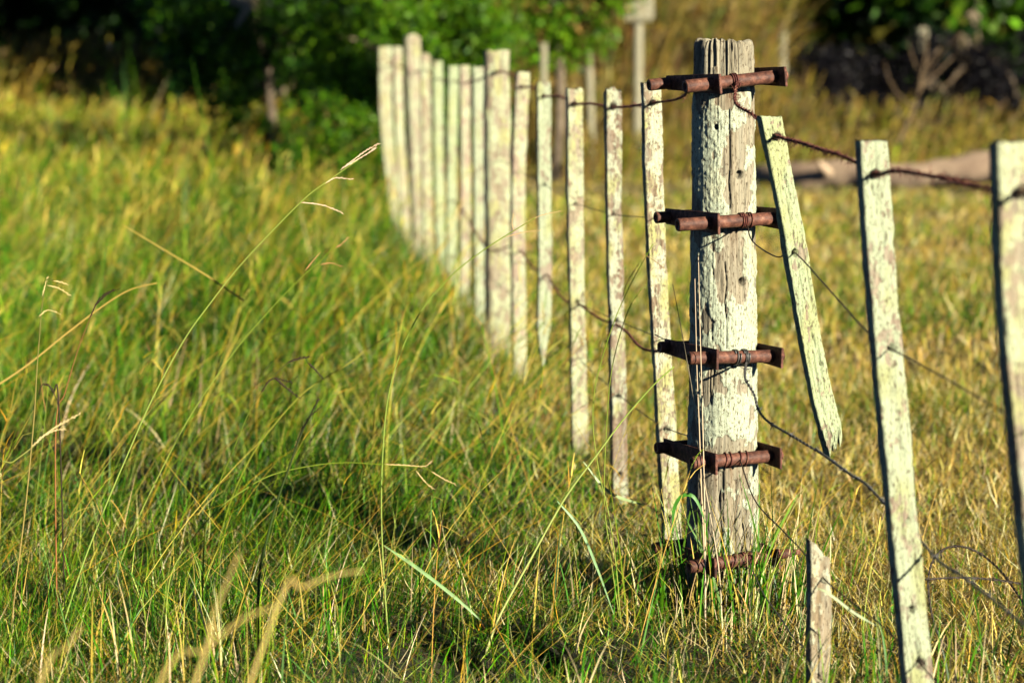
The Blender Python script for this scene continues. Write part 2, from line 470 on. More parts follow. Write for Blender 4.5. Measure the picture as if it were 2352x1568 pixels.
# right side: matted hay-like grass
HAY = (0.46, 0.34, 0.095)
for (y0, y1, per, Lm, w, seg) in ((3.2, 4.8, 5500, .070, .0034, 3), (4.8, 6.6, 13000, .062, .0034, 3), (6.6, 9.5, 9500, .066, .0042, 3),
                                   (9.5, 15, 3600, .075, .0068, 3), (15, 22, 1000, .09, .012, 2), (22, 25, 500, .06, .012, 2), (25, 30, 260, .22, .018, 2)):
    X, Y = dens(y0, y1, per, 'r'); n = len(X); Z = ground_z(X, Y)
    pt = patch(X, Y, 2.2, 31); pt2 = patch(X, Y, 0.8, 35)
    L = .84 * Lm * np.exp(0.32 * R.standard_normal(n)) * (0.75 + 0.5 * pt)
    dry = np.clip(0.98 + 0.5 * (pt2 - 0.5) - (0.26 if y0 < 4.7 else 0) - (0.12 if 9 < y0 < 20 else 0), 0.1, 0.98)
    L = L * clear(X, Y) * fencef(X, Y)
    isdry = R.random(n) < dry
    cg = pick([GREEN, DGREEN, YGREEN], [4, 2, 4], n)
    cd = pick([HAY, STRAW, OCHRE, WHITE, YGREEN, BROWN], [5, 3, 2.0, 1.6, 1.0, 0.6], n, .3)
    cA = np.where(isdry[:, None], cd, cg)
    az = np.where(R.random(n) < 0.5, R.normal(0.4, 0.9, n), R.uniform(0, 6.3, n))
    tilt = np.where(isdry, np.abs(R.normal(1.05, 0.4, n)), np.abs(R.normal(0.6, 0.4, n))); bend = np.where(isdry, R.normal(0.9, 1.2, n), R.normal(0.8, 0.7, n))
    hay_parts.append(blades(np.stack([X, Y, Z - 0.005 + 0.025 * R.random(n)], 1), L, w * R.uniform(0.5, 1.25, n), az, tilt, bend, cA, cA * 1.08, seg, az + math.pi / 2 + R.normal(0, 0.8, n)))
V, F, C = cat(hay_parts)
tag(link('dry_grass', np_mesh('dry_grass', V, F, C), M_BLADE, smooth=False), 'matted straw coloured grass right of and behind the fence', 'grass', kind='stuff')

# tall stems with seed heads, left field; leaning to the right
def stems_field(y0, y1, per, side, Lr, w, pal, wts, heads=True, xr=None, lean=0.45, seg=5, mx=0.9, hpal=None):
    X, Y = dens(y0, y1, per, side, mx)
    if xr is not None:
        k = (X / Y > xr[0]) & (X / Y < xr[1]); X, Y = X[k], Y[k]
    n = len(X); Z = ground_z(X, Y)
    L = R.uniform(Lr[0], Lr[1], n); az = R.normal(0.15, 0.9, n)
    tilt = np.abs(R.normal(lean * 0.6, 0.2, n)); bend = np.abs(R.normal(lean, 0.35, n))
    c = pick(pal, wts, n, .3)
    root = np.stack([X, Y, Z], 1)
    tw = R.normal(0.1, 0.5, n)
    parts = [blades(root, L, np.full(n, w) * R.uniform(.7, 1.3, n), az, tilt, bend, c, c * np.array([1.15, 1.05, 0.9]), seg, tw, 0.5)]
    if heads:
        th = tilt[:, None] + bend[:, None] * (np.arange(seg)[None, :] + .5) / seg
        tipx = (np.sin(th) * (L / seg)[:, None]).sum(1); tipz = (np.cos(th) * (L / seg)[:, None]).sum(1)
        tip = root + np.stack([tipx * np.cos(az), tipx * np.sin(az), tipz], 1)
        for k in range(3):
            back = (0.0, 0.10, 0.18)[k]
            rt = tip - np.stack([np.sin(th[:, -1]) * np.cos(az), np.sin(th[:, -1]) * np.sin(az), np.cos(th[:, -1])], 1) * (L * back)[:, None]
            hc = pick(hpal or [STRAW, OCHRE, BROWN, YGREEN], [3, 2, 1, 3] if not hpal else [1] * len(hpal), n)
            parts.append(blades(rt, L * R.uniform(.12, .22, n), np.full(n, w * 1.7), az + R.normal(0, .5, n), th[:, -1] + R.uniform(-.4, .9, n), R.uniform(0, 1.0, n), hc, hc, 3, tw, 0.45))
    return cat(parts)
sp = []
sp.append(stems_field(4.7, 6.5, 26, 'l', (.25, .5), .0016, [YGREEN, PALE, STRAW, OCHRE], [3, 2, 2, 1]))
sp.append(stems_field(6.5, 10, 34, 'l', (.28, .55), .0021, [YGREEN, STRAW, OCHRE, GREEN], [3, 2, 1, 2]))
sp.append(stems_field(10, 16, 26, 'l', (.30, .55), .0034, [YGREEN, STRAW, GREEN], [4, 2, 2]))
sp.append(stems_field(16, 30, 24, 'l', (.35, .6), .007, [YGREEN, STRAW, GREEN], [4, 2, 1]))
sp.append(stems_field(30, 41, 22, 'l', (.4, .7), .013, [YGREEN, STRAW, OCHRE], [4, 2, 1]))
sp.append(stems_field(4.7, 9, 9, 'r', (.12, .3), .0016, [YGREEN, STRAW], [1, 2]))
for (y0, y1, per, w) in ((4.8, 7, 42, .0019), (7, 11, 36, .0027), (11, 18, 18, .0048)):
    X, Y = dens(y0, y1, per, 'l'); n = len(X)
    c = pick([STRAW, YGREEN, OCHRE, PALE], [3, 3, 2, 1], n, .25); az = R.normal(0, .5, n) + np.where(R.random(n) < .25, math.pi, 0)
    sp.append(blades(np.stack([X, Y, ground_z(X, Y)], 1), R.uniform(.35, .75, n), w * R.uniform(.7, 1.2, n), az, R.uniform(.5, 1.0, n), R.uniform(-.1, .9, n), c, c * np.array([1.2, 1.05, .9]), 7, R.normal(0, .4, n), .35))
V, F, C = cat(sp)
tag(link('seed_stems', np_mesh('seed_stems', V, F, C), M_STRAW, smooth=False), 'thin yellow seed stems standing above the meadow grass', 'grass', kind='stuff')

# rank brush at the back: right behind the log and in the shade at upper left
bp = []
GOLD = (.17, .125, .018)
def brush(y0, y1, per, Lr, w, pal, wts, xr, lean=0.5, mx=3):
    return stems_field(y0, y1, per, None, Lr, w, pal, wts, True, xr, lean, 5, mx, [OLIVE, TAN, GOLD, GOLD])
OLIVE = (0.075, 0.09, 0.008); TAN = (0.12, 0.080, 0.030)
GOLD = (.17, .125, .018)
bp.append(brush(24.5, 27, 120, (.25, .55), .012, [OLIVE, YGREEN, GOLD, STRAW, TAN], [2, 2, 4, 1, 2], (0.02, 0.30), 0.35))
bp.append(brush(27, 29.5, 120, (.6, 1.1), .014, [OLIVE, BROWN, GOLD, TAN], [2, 1, 3, 4], (0.0, 0.115), 0.3))
bp.append(brush(27, 28.6, 110, (.3, .85), .014, [OLIVE, YGREEN, GOLD, TAN], [2, 1, 4, 3], (0.115, 0.30), 0.3))
bp.append(brush(31, 36, 70, (1.2, 2.4), .018, [OLIVE, TAN, BROWN, GOLD], [3, 4, 2, 2], (-0.02, 0.10), 0.2))
bp.append(brush(41, 47, 34, (.8, 1.7), .028, [GOLD, STRAW, OCHRE, TAN], [3, 3, 3, 2], (-0.30, -0.05), 0.4))
V, F, C = cat(bp)
tag(link('tall_brush', np_mesh('tall_brush', V, F, C), M_STRAW, smooth=False), 'rank olive and tan brush closing off the field', 'brush', kind='stuff')

# ------------------------------------------------------------------ leaves, shrubs and trees
def leaf_cloud(centers, radii, n_per, size, pal, wts, seed=0, flat=0.8, hang=0.0):
    parts = []
    for (c, r, n) in zip(centers, radii, n_per):
        d = R.standard_normal((n, 3)); d /= np.linalg.norm(d, axis=1)[:, None]
        rr = np.clip(R.random(n), 0, 1) ** 0.55
        p = np.array(c) + d * rr[:, None] * np.array([r, r, r * flat])
        s = size * R.uniform(.6, 1.4, n)
        a = R.standard_normal((n, 3)); a[:, 2] -= hang; a /= np.linalg.norm(a, axis=1)[:, None]
        b = np.cross(a, R.standard_normal((n, 3))); b /= np.linalg.norm(b, axis=1)[:, None]
        q = np.stack([p, p + a * (s * .5)[:, None] + b * (s * .28)[:, None], p + a * s[:, None], p + a * (s * .5)[:, None] - b * (s * .28)[:, None]], 1).reshape(-1, 3)
        F = np.arange(n * 4).reshape(n, 4)
        col = np.repeat(pick(pal, wts, n), 4, 0)
        parts.append((q, F, col))
    return cat(parts)
def clumps(base, rx, ry, z0, z1, n, r, seed):
    rs = np.random.default_rng(seed)
    out = []
    while len(out) < n:
        u = rs.uniform(-1, 1, 3)
        if u @ u > 1: continue
        out.append((base[0] + u[0] * rx, base[1] + u[1] * ry, z0 + (u[2] * .5 + .5) * (z1 - z0)))
    return out, rs.uniform(.6, 1.3, n) * r
BARK = plain_mat('bark', (0.06, 0.045, 0.03), (0.20, 0.16, 0.11), 14, 0.9, 0, 0.8, 0.02)
PBARK = plain_mat('pale_bark', (0.20, 0.16, 0.10), (0.36, 0.30, 0.20), 10, 0.9, 0, 0.6, 0.01)
def limbs(base, tops, r0, rs_):
    parts = []
    for t in tops:
        b = Vector(base); t = Vector(t)
        mid = b.lerp(t, .45) + Vector((rs_.uniform(-.2, .2), rs_.uniform(-.2, .2), (t - b).length * .12))
        pth = smooth_path([b, mid, t], 5)
        parts.append(tube(pth, np.linspace(r0 * .7, r0 * .12, len(pth)), 7))
    return merge(parts)
def woody(name, label, cat_, base, rx, ry, z0, z1, ncl, rcl, nleaf, size, pal, wts, seed, r0=.06, group=None, bark=None, hang=0.0, trunk_name='stem', leaf_name='foliage'):
    rs_ = np.random.default_rng(seed)
    root = empty(name, base); tag(root, label, cat_, group)
    c, rr = clumps(base, rx, ry, z0, z1, ncl, rcl, seed)
    V, F, C = leaf_cloud(c, rr, [int(nleaf * k / sum(rr ** 2)) for k in rr ** 2], size, pal, wts, hang=hang)
    link(leaf_name, np_mesh(leaf_name, V, F, C), M_LEAF, root, False)
    top = Vector((base[0], base[1], max(0.3, z0 + (z1 - z0) * .35)))
    tv = tube(smooth_path([Vector(base) - Vector((0, 0, .1)), Vector(base).lerp(top, .5) + Vector((.05, 0, 0)), top], 4), np.linspace(r0, r0 * .7, 9), 9)
    sel = [c[k] for k in rs_.choice(len(c), min(len(c), 12), replace=False)]
    V, F = merge([tv, limbs(top, sel, r0, rs_)])
    link(trunk_name, np_mesh(trunk_name, V, F), bark or BARK, root)
    return root
BRIGHT = (0.085, 0.200, 0.003); MIDG = (0.032, 0.105, 0.002); DEEP = (0.006, 0.026, 0.003); LIME = (0.095, 0.185, 0.006)
# shrubs growing along the fence line
def fxy(Y, dx=0): return (fence_x(Y) + dx, Y, 0)
woody('shrub', 'bright green leafy shrub growing behind the far end of the fence', 'shrub', fxy(23, .55), .95, 1.4, .0, 2.9, 56, .40, 36000, .062, [BRIGHT, MIDG, LIME, DEEP], [5, 4, 2, 1], 3, hang=.8)
woody('shrub', 'dark green shrub overhanging the meadow left of the bright shrub', 'shrub', fxy(26.5, -.75), 1.15, 1.3, .2, 3.2, 56, .42, 32000, .07, [MIDG, DEEP, BRIGHT], [4, 4, 1], 4, hang=.5)
woody('shrub', 'low dark green bush at the foot of the farthest batten', 'shrub', fxy(20.5, -.25), .40, .7, .0, .95, 16, .22, 7000, .05, [BRIGHT, MIDG, DEEP, (.12, .10, .02)], [3, 4, 1, 1], 6, r0=.03, hang=.5)
woody('shrub', 'green and tan shrub behind the middle battens', 'shrub', fxy(25, 2.2), .85, 1.0, 1.15, 2.9, 26, .36, 13000, .07, [BRIGHT, LIME, (0.18, .12, .03), MIDG], [4, 2, 1.5, 2], 5, hang=.5)
for k, (Y_, h_, lb_) in enumerate(((38, 8, 'tall dark tree added to shade the field, nearest of its row'), (42.5, 9, 'tall dark tree added to shade the field, second of its row'), (47, 9.5, 'tall dark tree added to shade the field, third of its row'), (52, 10, 'tall dark tree added to shade the field, farthest of its row'))):  # tree row added to cast shade over the upper left field
    woody('tree', lb_, 'tree', fxy(Y_, -.4), 2.1, 2.6, .2, h_, 60, .95, 7000, .26, [DEEP, MIDG, (0.02, .06, .008)], [3, 2, 2], 80 + k, r0=.22, group='tall trees added over the fence line for their shade', trunk_name='trunk', leaf_name='crown')
# pale broken branch hanging out of the dark shrub
V, F = merge([tube(smooth_path([P(520, -40, 25), P(552, -2, 25), P(572, 12, 25), P(560, 34, 25), P(545, 62, 25)], 5), np.linspace(.055, .028, 21), 8),
              tube(smooth_path([P(500, -25, 25), P(535, 2, 25), P(570, 12, 25)], 5), np.linspace(.03, .045, 11), 8)])
tag(link('dead_branch', np_mesh('dead_branch', V, F), PBARK), 'pale bare broken branch sticking out of the dark shrub', 'branch')

# woodland edge far behind, its crowns hanging above the frame and keeping the ground dark
def edge_tree(X, Y, h, r, label, seed, pal, wts, z0=2.2):
    woody('tree', label, 'tree', (X, Y, 0), r, r, z0, h, 40, r * .38, 9000, .34, pal, wts, seed, r0=.28, group='trees along the far woodland edge', trunk_name='trunk', leaf_name='crown')
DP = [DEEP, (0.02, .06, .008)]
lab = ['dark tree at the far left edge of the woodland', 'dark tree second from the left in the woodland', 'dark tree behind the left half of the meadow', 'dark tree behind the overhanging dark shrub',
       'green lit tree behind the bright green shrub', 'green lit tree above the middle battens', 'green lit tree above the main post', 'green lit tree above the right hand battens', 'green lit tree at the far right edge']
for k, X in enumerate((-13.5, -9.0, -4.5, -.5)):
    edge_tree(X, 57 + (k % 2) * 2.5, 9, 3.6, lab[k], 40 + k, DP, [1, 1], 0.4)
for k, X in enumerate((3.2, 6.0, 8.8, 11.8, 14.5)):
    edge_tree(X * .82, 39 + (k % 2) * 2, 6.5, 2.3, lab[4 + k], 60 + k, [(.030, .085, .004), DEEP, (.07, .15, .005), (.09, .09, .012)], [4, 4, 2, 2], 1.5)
# the wood itself: dense mass that closes the view
cs, rs2 = [], []
for k in range(170):
    cs.append((R.uniform(-26, 22), R.uniform(62, 70), R.uniform(0, 8))); rs2.append(R.uniform(1.6, 2.6))
V, F, C = leaf_cloud(cs, rs2, [420] * 170, .55, [DEEP, (0.02, .05, .008)], [1, 1])
tag(link('woodland', np_mesh('woodland', V, F, C), M_LEAF, smooth=False), 'dense dark woodland far behind the field', 'woodland', kind='stuff')

# bare tan shrub at upper right
def bare_shrub(name, base_px, Y, label):
    rs_ = random.Random(5)
    root_p = P(*base_px, Y)
    root = empty(name, root_p); tag(root, label, 'shrub')
    tr = [P(2062, 330, Y), P(2080, 290, Y), P(2098, 250, Y), P(2112, 205, Y), P(2120, 160, Y), P(2160, 110, Y)]
    V, F = tube(smooth_path(tr, 4), np.linspace(.024, .009, 21), 7)
    link('stem', np_mesh('stem', V, F), PB2, root)
    for a, b, c in (((2112, 205), (2150, 170), (2190, 130)), ((2116, 180), (2095, 130), (2085, 90)), ((2098, 250), (2050, 200), (2030, 140)),
                    ((2105, 225), (2165, 200), (2215, 160)), ((2120, 160), (2128, 110), (2122, 60)), ((2080, 290), (2060, 240), (2052, 190)), ((2110, 210), (2140, 150), (2210, 75))):
        pth = smooth_path([P(*a, Y), P(*b, Y + rs_.uniform(-.3, .3)), P(*c, Y + rs_.uniform(-.5, .5))], 4)
        V, F = tube(pth, np.linspace(.012, .005, len(pth)), 6)
        link('branch', np_mesh('branch', V, F), PB2, root)
PB2 = plain_mat('tan_twig', (0.08, 0.055, 0.03), (0.15, 0.105, 0.06), 20, 0.9)
bare_shrub('bare_shrub', (2062, 330), 24.2, 'leafless tan shrub with forked branches behind the fallen log')

# fallen log
def log_mesh():
    pts = smooth_path([P(1735, 408, 24.5), P(1830, 412, 24), P(1960, 402, 23.6), P(2090, 405, 23.2), P(2200, 390, 23), P(2310, 380, 22.8), P(2420, 384, 22.6)], 8)
    n = len(pts)
    r = 0.14 + 0.02 * np.sin(np.linspace(0, 9, n)); r[:4] *= (.75, .85, .95, 1)
    V, F = tube(pts, r, 20)
    d = (fbm(V * 6, 3, 9) - .5) * .06
    V = V + (V - V.mean(0)) * 0; V[:, 2] += d; V[:, 1] += d
    return V, F
V, F = log_mesh()
root = empty('fallen_log', (P(2090, 440, 23.2).x, 23.2, 0)); tag(root, 'fallen pinkish tan log lying across the field behind the fence', 'log')
LOGM = plain_mat('log_wood', (0.30, 0.21, 0.145), (0.50, 0.38, 0.25), 3, 0.85, 0, 0.7, 0.03)
link('trunk', np_mesh('trunk', V, F), LOGM, root)
for a, b in (((1905, 400), (1880, 372)), ((2180, 385), (2205, 362))):
    V, F = tube([P(*a, 23.6), P(*b, 23.5)], [.05, .03], 8)
    link('branch_stub', np_mesh('branch_stub', V, F), LOGM, root)

# rounded dark boulders
BOULD = plain_mat('dark_stone', (0.002, 0.002, 0.003), (0.008, 0.007, 0.010), 6, 1.0, 0, 0.8, 0.03)
BLUER = plain_mat('blue_grey_stone', (0.006, 0.010, 0.026), (0.025, 0.033, 0.06), 8, 0.7, 0, 0.8, 0.03)
def boulder(px, py, Y, wx, wy, wz, label, mat, seed, group=None):
    bm = bmesh.new(); bmesh.ops.create_icosphere(bm, subdivisions=4, radius=1)
    c = P(px, py, Y)
    co = np.array([v.co[:] for v in bm.verts])
    d = 0.75 + 0.5 * fbm(co * 1.7 + seed * 3, 3, seed)
    for v, k in zip(bm.verts, d): v.co = Vector((v.co.x * wx * k, v.co.y * wy * k, v.co.z * wz * k))
    me = bpy.data.meshes.new('boulder'); bm.to_mesh(me); bm.free()
    o = link('boulder', me, mat); o.location = c
    tag(o, label, 'boulder', group); return o
for (px_, Y_, rx_, z1_, lb_) in ((1895, 29.8, .42, 1.38, 'small hump shaped bush in near black shade colour above the fallen log'), (2005, 30.2, .40, 1.32, 'lowest bush in near black shade colour behind the bare tan shrub'),
                                 (2190, 29.8, .55, 1.62, 'tall bush in near black shade colour right of the bare tan shrub'), (2335, 29.6, .75, 1.58, 'broad bush in near black shade colour cut by the right edge of the photo')):
    woody('shade_tinted_bush', lb_, 'bush', (P(px_, 300, Y_).x, Y_, 0), rx_, .5, .0, z1_, 26, .30, 9000, .055, [(.005, .005, .007), (.008, .007, .012), (.012, .010, .008)], [3, 2, 1], int(px_), r0=.04)  # deep shade of these bushes painted in as near-black leaf colours
boulder(1563, 357, 26, .17, .15, .085, 'small blue grey stone in the grass left of the main post', BLUER, 5)

# distant pale stakes
STAKE = wood_mat('distant_stake_wood', cover=.75, yel=.2, mint=(.26, .25, .17), yellow=(.24, .22, .12), bare=(.2, .15, .09))
def stake(px, py0, py1, Y, w, label, lean=0):
    a = P(px, py0, Y); b = P(px + lean, py1, Y); b.z = -0.1
    pts = [b.lerp(a, t) for t in np.linspace(0, 1, 14)]
    V, F = tube(pts, w * (1 + .08 * np.sin(np.arange(14) * 2.2)), 10)
    o = link('wooden_stake', np_mesh('wooden_stake', V, F), STAKE)
    tag(o, label, 'stake', 'distant pale stakes in the brush'); return o
stake(1248, 100, 300, 24.3, .038, 'distant pale stake showing above the fourth batten from the main post')
stake(1350, 68, 300, 26, .042, 'distant tan stake between the pale signpost and the green shrub', 12)
stake(1797, 75, 120, 33, .06, 'distant pale stake just right of the main post top')
stake(2118, 62, 110, 31.2, .075, 'short distant white stake above the bare tan shrub', -4)
root = empty('signpost', (P(1466, 100, 26).x, 26, 0)); tag(root, 'distant pale post with a pale board across its top', 'signpost')
a = P(1466, -30, 26); b = Vector((a.x, 26, -.1))
V, F = tube([b.lerp(a, t) for t in np.linspace(0, 1, 10)], .055, 12); link('post', np_mesh('post', V, F), STAKE, root)
bm = bmesh.new(); bmesh.ops.create_cube(bm, size=1)
bmesh.ops.scale(bm, vec=(.33, .05, .40), verts=bm.verts); bmesh.ops.bevel(bm, geom=bm.edges[:], offset=.024, segments=3, affect='EDGES')
me = bpy.data.meshes.new('board'); bm.to_mesh(me); bm.free()
c = P(1466, 5, 25.9); me.transform(Matrix.Translation(c)); link('board', me, STAKE, root, False)

# ------------------------------------------------------------------ battens and fence posts
WM = {
 'mint': wood_mat('batten_mint', cover=.66, yel=.25, mint=(0.308, 0.351, 0.229), yellow=(0.276, 0.296, 0.136), bare=(0.181, 0.136, 0.096), scale=1.1),
 'crust': wood_mat('batten_crust', cover=.60, yel=.55, mint=(0.383, 0.395, 0.272), yellow=(0.319, 0.312, 0.126), bare=(0.147, 0.102, 0.062), scale=1.6),
 'pale': wood_mat('batten_pale', cover=.53, yel=.45, mint=(0.361, 0.395, 0.243), yellow=(0.329, 0.329, 0.145), bare=(0.203, 0.160, 0.104), scale=1.3),
 'pink': wood_mat('batten_pink', cover=.54, yel=.40, mint=(0.361, 0.383, 0.243), yellow=(0.329, 0.329, 0.156), bare=(0.249, 0.186, 0.136), scale=1.2),
 'brown': wood_mat('batten_brown', cover=.54, yel=.35, mint=(0.340, 0.362, 0.253), yellow=(0.297, 0.302, 0.136), bare=(0.124, 0.079, 0.051), scale=1.5, bare_z=(.13, .30)),
 'green': wood_mat('batten_green', cover=.72, yel=.35, mint=(0.297, 0.351, 0.204), yellow=(0.297, 0.329, 0.156), bare=(0.181, 0.136, 0.090), scale=1.1),
}
def slab(name, axis, w, th, yaw, mat, parent=None, holes=(), seed=0, top='flat', bottom='ground', bot_w=1.0, wob=1.0, rows=150, nx=12, nz=5, top_drop=0.01, round_=.35):
    """a sawn batten: axis = list of centre points from bottom to top"""
    axis = smooth_path(axis, 8) if len(axis) > 2 else [axis[0].lerp(axis[1], t / 8) for t in range(9)]
    A = np.array([tuple(p) for p in axis]); s = np.concatenate([[0], np.cumsum(np.linalg.norm(np.diff(A, axis=0), axis=1))])
    H = s[-1]; t = np.linspace(0, H, rows)
    C = np.stack([np.interp(t, s, A[:, k]) for k in range(3)], 1)
    # cross-section loop in (u along width, v along thickness; v=-th/2 is the front)
    u = np.linspace(-.5, .5, nx); vv = np.linspace(-.5, .5, nz)[1:-1]
    loop = [(a, -.5) for a in u] + [(.5, b) for b in vv] + [(a, .5) for a in u[::-1]] + [(-.5, b) for b in vv[::-1]]
    loop = np.array(loop); m = len(loop)
    U = np.array([math.cos(yaw), math.sin(yaw), 0]); Vd = np.array([-math.sin(yaw), math.cos(yaw), 0])
    T = t / H
    wid = w * (bot_w + (1 - bot_w) * T) * (1 + .05 * wob * (fbm(np.stack([t * 9, t * 0 + seed, t * 0], 1), 3, seed) - .5) * 2)
    if bottom == 'point':
        wid = wid * np.clip(.12 + t / .16, 0, 1)
    if bottom == 'jag': wid = wid * np.clip(.62 + t / .26, 0, 1)
    uu = loop[:, 0][None, :] * wid[:, None]; ww = np.repeat(loop[:, 1][None, :] * th, rows, 0)
    cr = np.minimum(.5 - np.abs(loop[:, 0]), .5 - np.abs(loop[:, 1]) )
    corner = np.clip(np.abs(loop[:, 0]) * 2, 0, 1) ** 6 * np.clip(np.abs(loop[:, 1]) * 2, 0, 1) ** 6
    uu = uu * (1 - .07 * round_ * corner)[None, :]; ww = ww * (1 - .25 * round_ * corner)[None, :]
    p = C[:, None, :] + uu[..., None] * U + ww[..., None] * Vd
    q = p.copy()
    d = (fbm(np.stack([uu * 90, ww * 90 + seed, t[:, None] * 14 + uu * 0], -1), 3, seed) - .5) * .0055 * wob
    d += (fbm(np.stack([uu * 260, ww * 260 + seed, t[:, None] * 60 + uu * 0], -1), 2, seed + 3) - .5) * .0025 * wob
    cr_ = fbm(np.stack([uu * 75, ww * 40 + seed * 2, t[:, None] * 2.6 + uu * 0], -1), 3, seed + 5)
    cg_ = fbm(np.stack([uu * 20, ww * 20 + seed, t[:, None] * 3.5 + uu * 0], -1), 2, seed + 6)
    d -= np.clip(1 - np.abs(cr_ - .5) * 26, 0, 1) * np.clip((cg_ - .45) * 8, 0, 1) * .0035 * wob
    nrm = np.stack([loop[:, 0] * (np.abs(loop[:, 0]) > .49), loop[:, 1] * (np.abs(loop[:, 1]) > .49)], 1)
    nrm = nrm / (np.linalg.norm(nrm, axis=1)[:, None] + 1e-9)
    p = p + d[..., None] * (nrm[:, 0][None, :, None] * U + nrm[:, 1][None, :, None] * Vd)
    # holes pressed in from the front
    for (hp, hr) in holes:
        k = np.linalg.norm((q - np.array(tuple(hp)))[..., [0, 2]], axis=-1)
        front = (loop[:, 1] < -.49)[None, :]
        p = p + ((k < hr) & front)[..., None] * Vd * th * .8
    # ends
    edge = 1 if top != 'jag' else 3
    jt = (fbm(np.stack([loop[:, 0] * 7, loop[:, 1] * 5, loop[:, 0] * 0 + seed], -1), 3, seed + 7) - .5) * top_drop * 2
    if top == 'slope': jt = jt + loop[:, 0] * -.045
    if top == 'round': jt = jt - np.abs(loop[:, 0]) ** 2 * .09
    wtop = np.clip((t - (H - .07)) / .07, 0, 1)[:, None]
    p[..., 2] += wtop * jt[None, :]
    if bottom == 'jag':
        jb = vnoise(np.stack([loop[:, 0] * 10, loop[:, 1] * 4, loop[:, 0] * 0 + seed], -1), seed + 8) ** 1.5 * .05 + .03 * vnoise(np.stack([loop[:, 0] * 40, loop[:, 1] * 9, loop[:, 0] * 0], -1), 4) + .035 * (loop[:, 0] + .5)
        p[..., 2] += np.clip((.16 - t) / .16, 0, 1)[:, None] * jb[None, :]
    V = p.reshape(-1, 3)
    i = np.arange(m); F = []
    for k in range(rows - 1):
        F.append(np.stack([k * m + i, k * m + (i + 1) % m, (k + 1) * m + (i + 1) % m, (k + 1) * m + i], 1))
    # caps: strips between the front and the back of the loop
    fr = np.arange(nx); bk = nx + (nz - 2) + np.arange(nx)[::-1]
    for base, fl in ((0, True), ((rows - 1) * m, False)):
        a, b = fr[:-1], fr[1:]; c, d_ = bk[1:], bk[:-1]
        q4 = np.stack([a, b, c, d_], 1) + base
        F.append(q4[:, ::-1] if fl else q4)
        # side slivers of the cap are closed by the strip itself
    F = np.concatenate(F)
    base_pt = Vector(V[:m].mean(0))
    me = np_mesh(name, V - np.array(tuple(base_pt)), F)
    o = bpy.data.objects.new(name, me); me.materials.append(mat); COL.objects.link(o)
    me.polygons.foreach_set('use_smooth', np.ones(len(me.polygons), dtype=bool))
    o.location = base_pt
    if parent is not None:
        o.parent = parent; o.matrix_parent_inverse = Matrix.Translation(parent.location).inverted()
    return o

def to_ground(a, b, z=-.06):
    """extend the line from top a through b to the ground"""
    t = (z - a.z) / (b.z - a.z); return a.lerp(b, t)
YAW = rad(19)     # battens face a little to the right of the camera
GB = 'wooden battens hung on the fence wires'
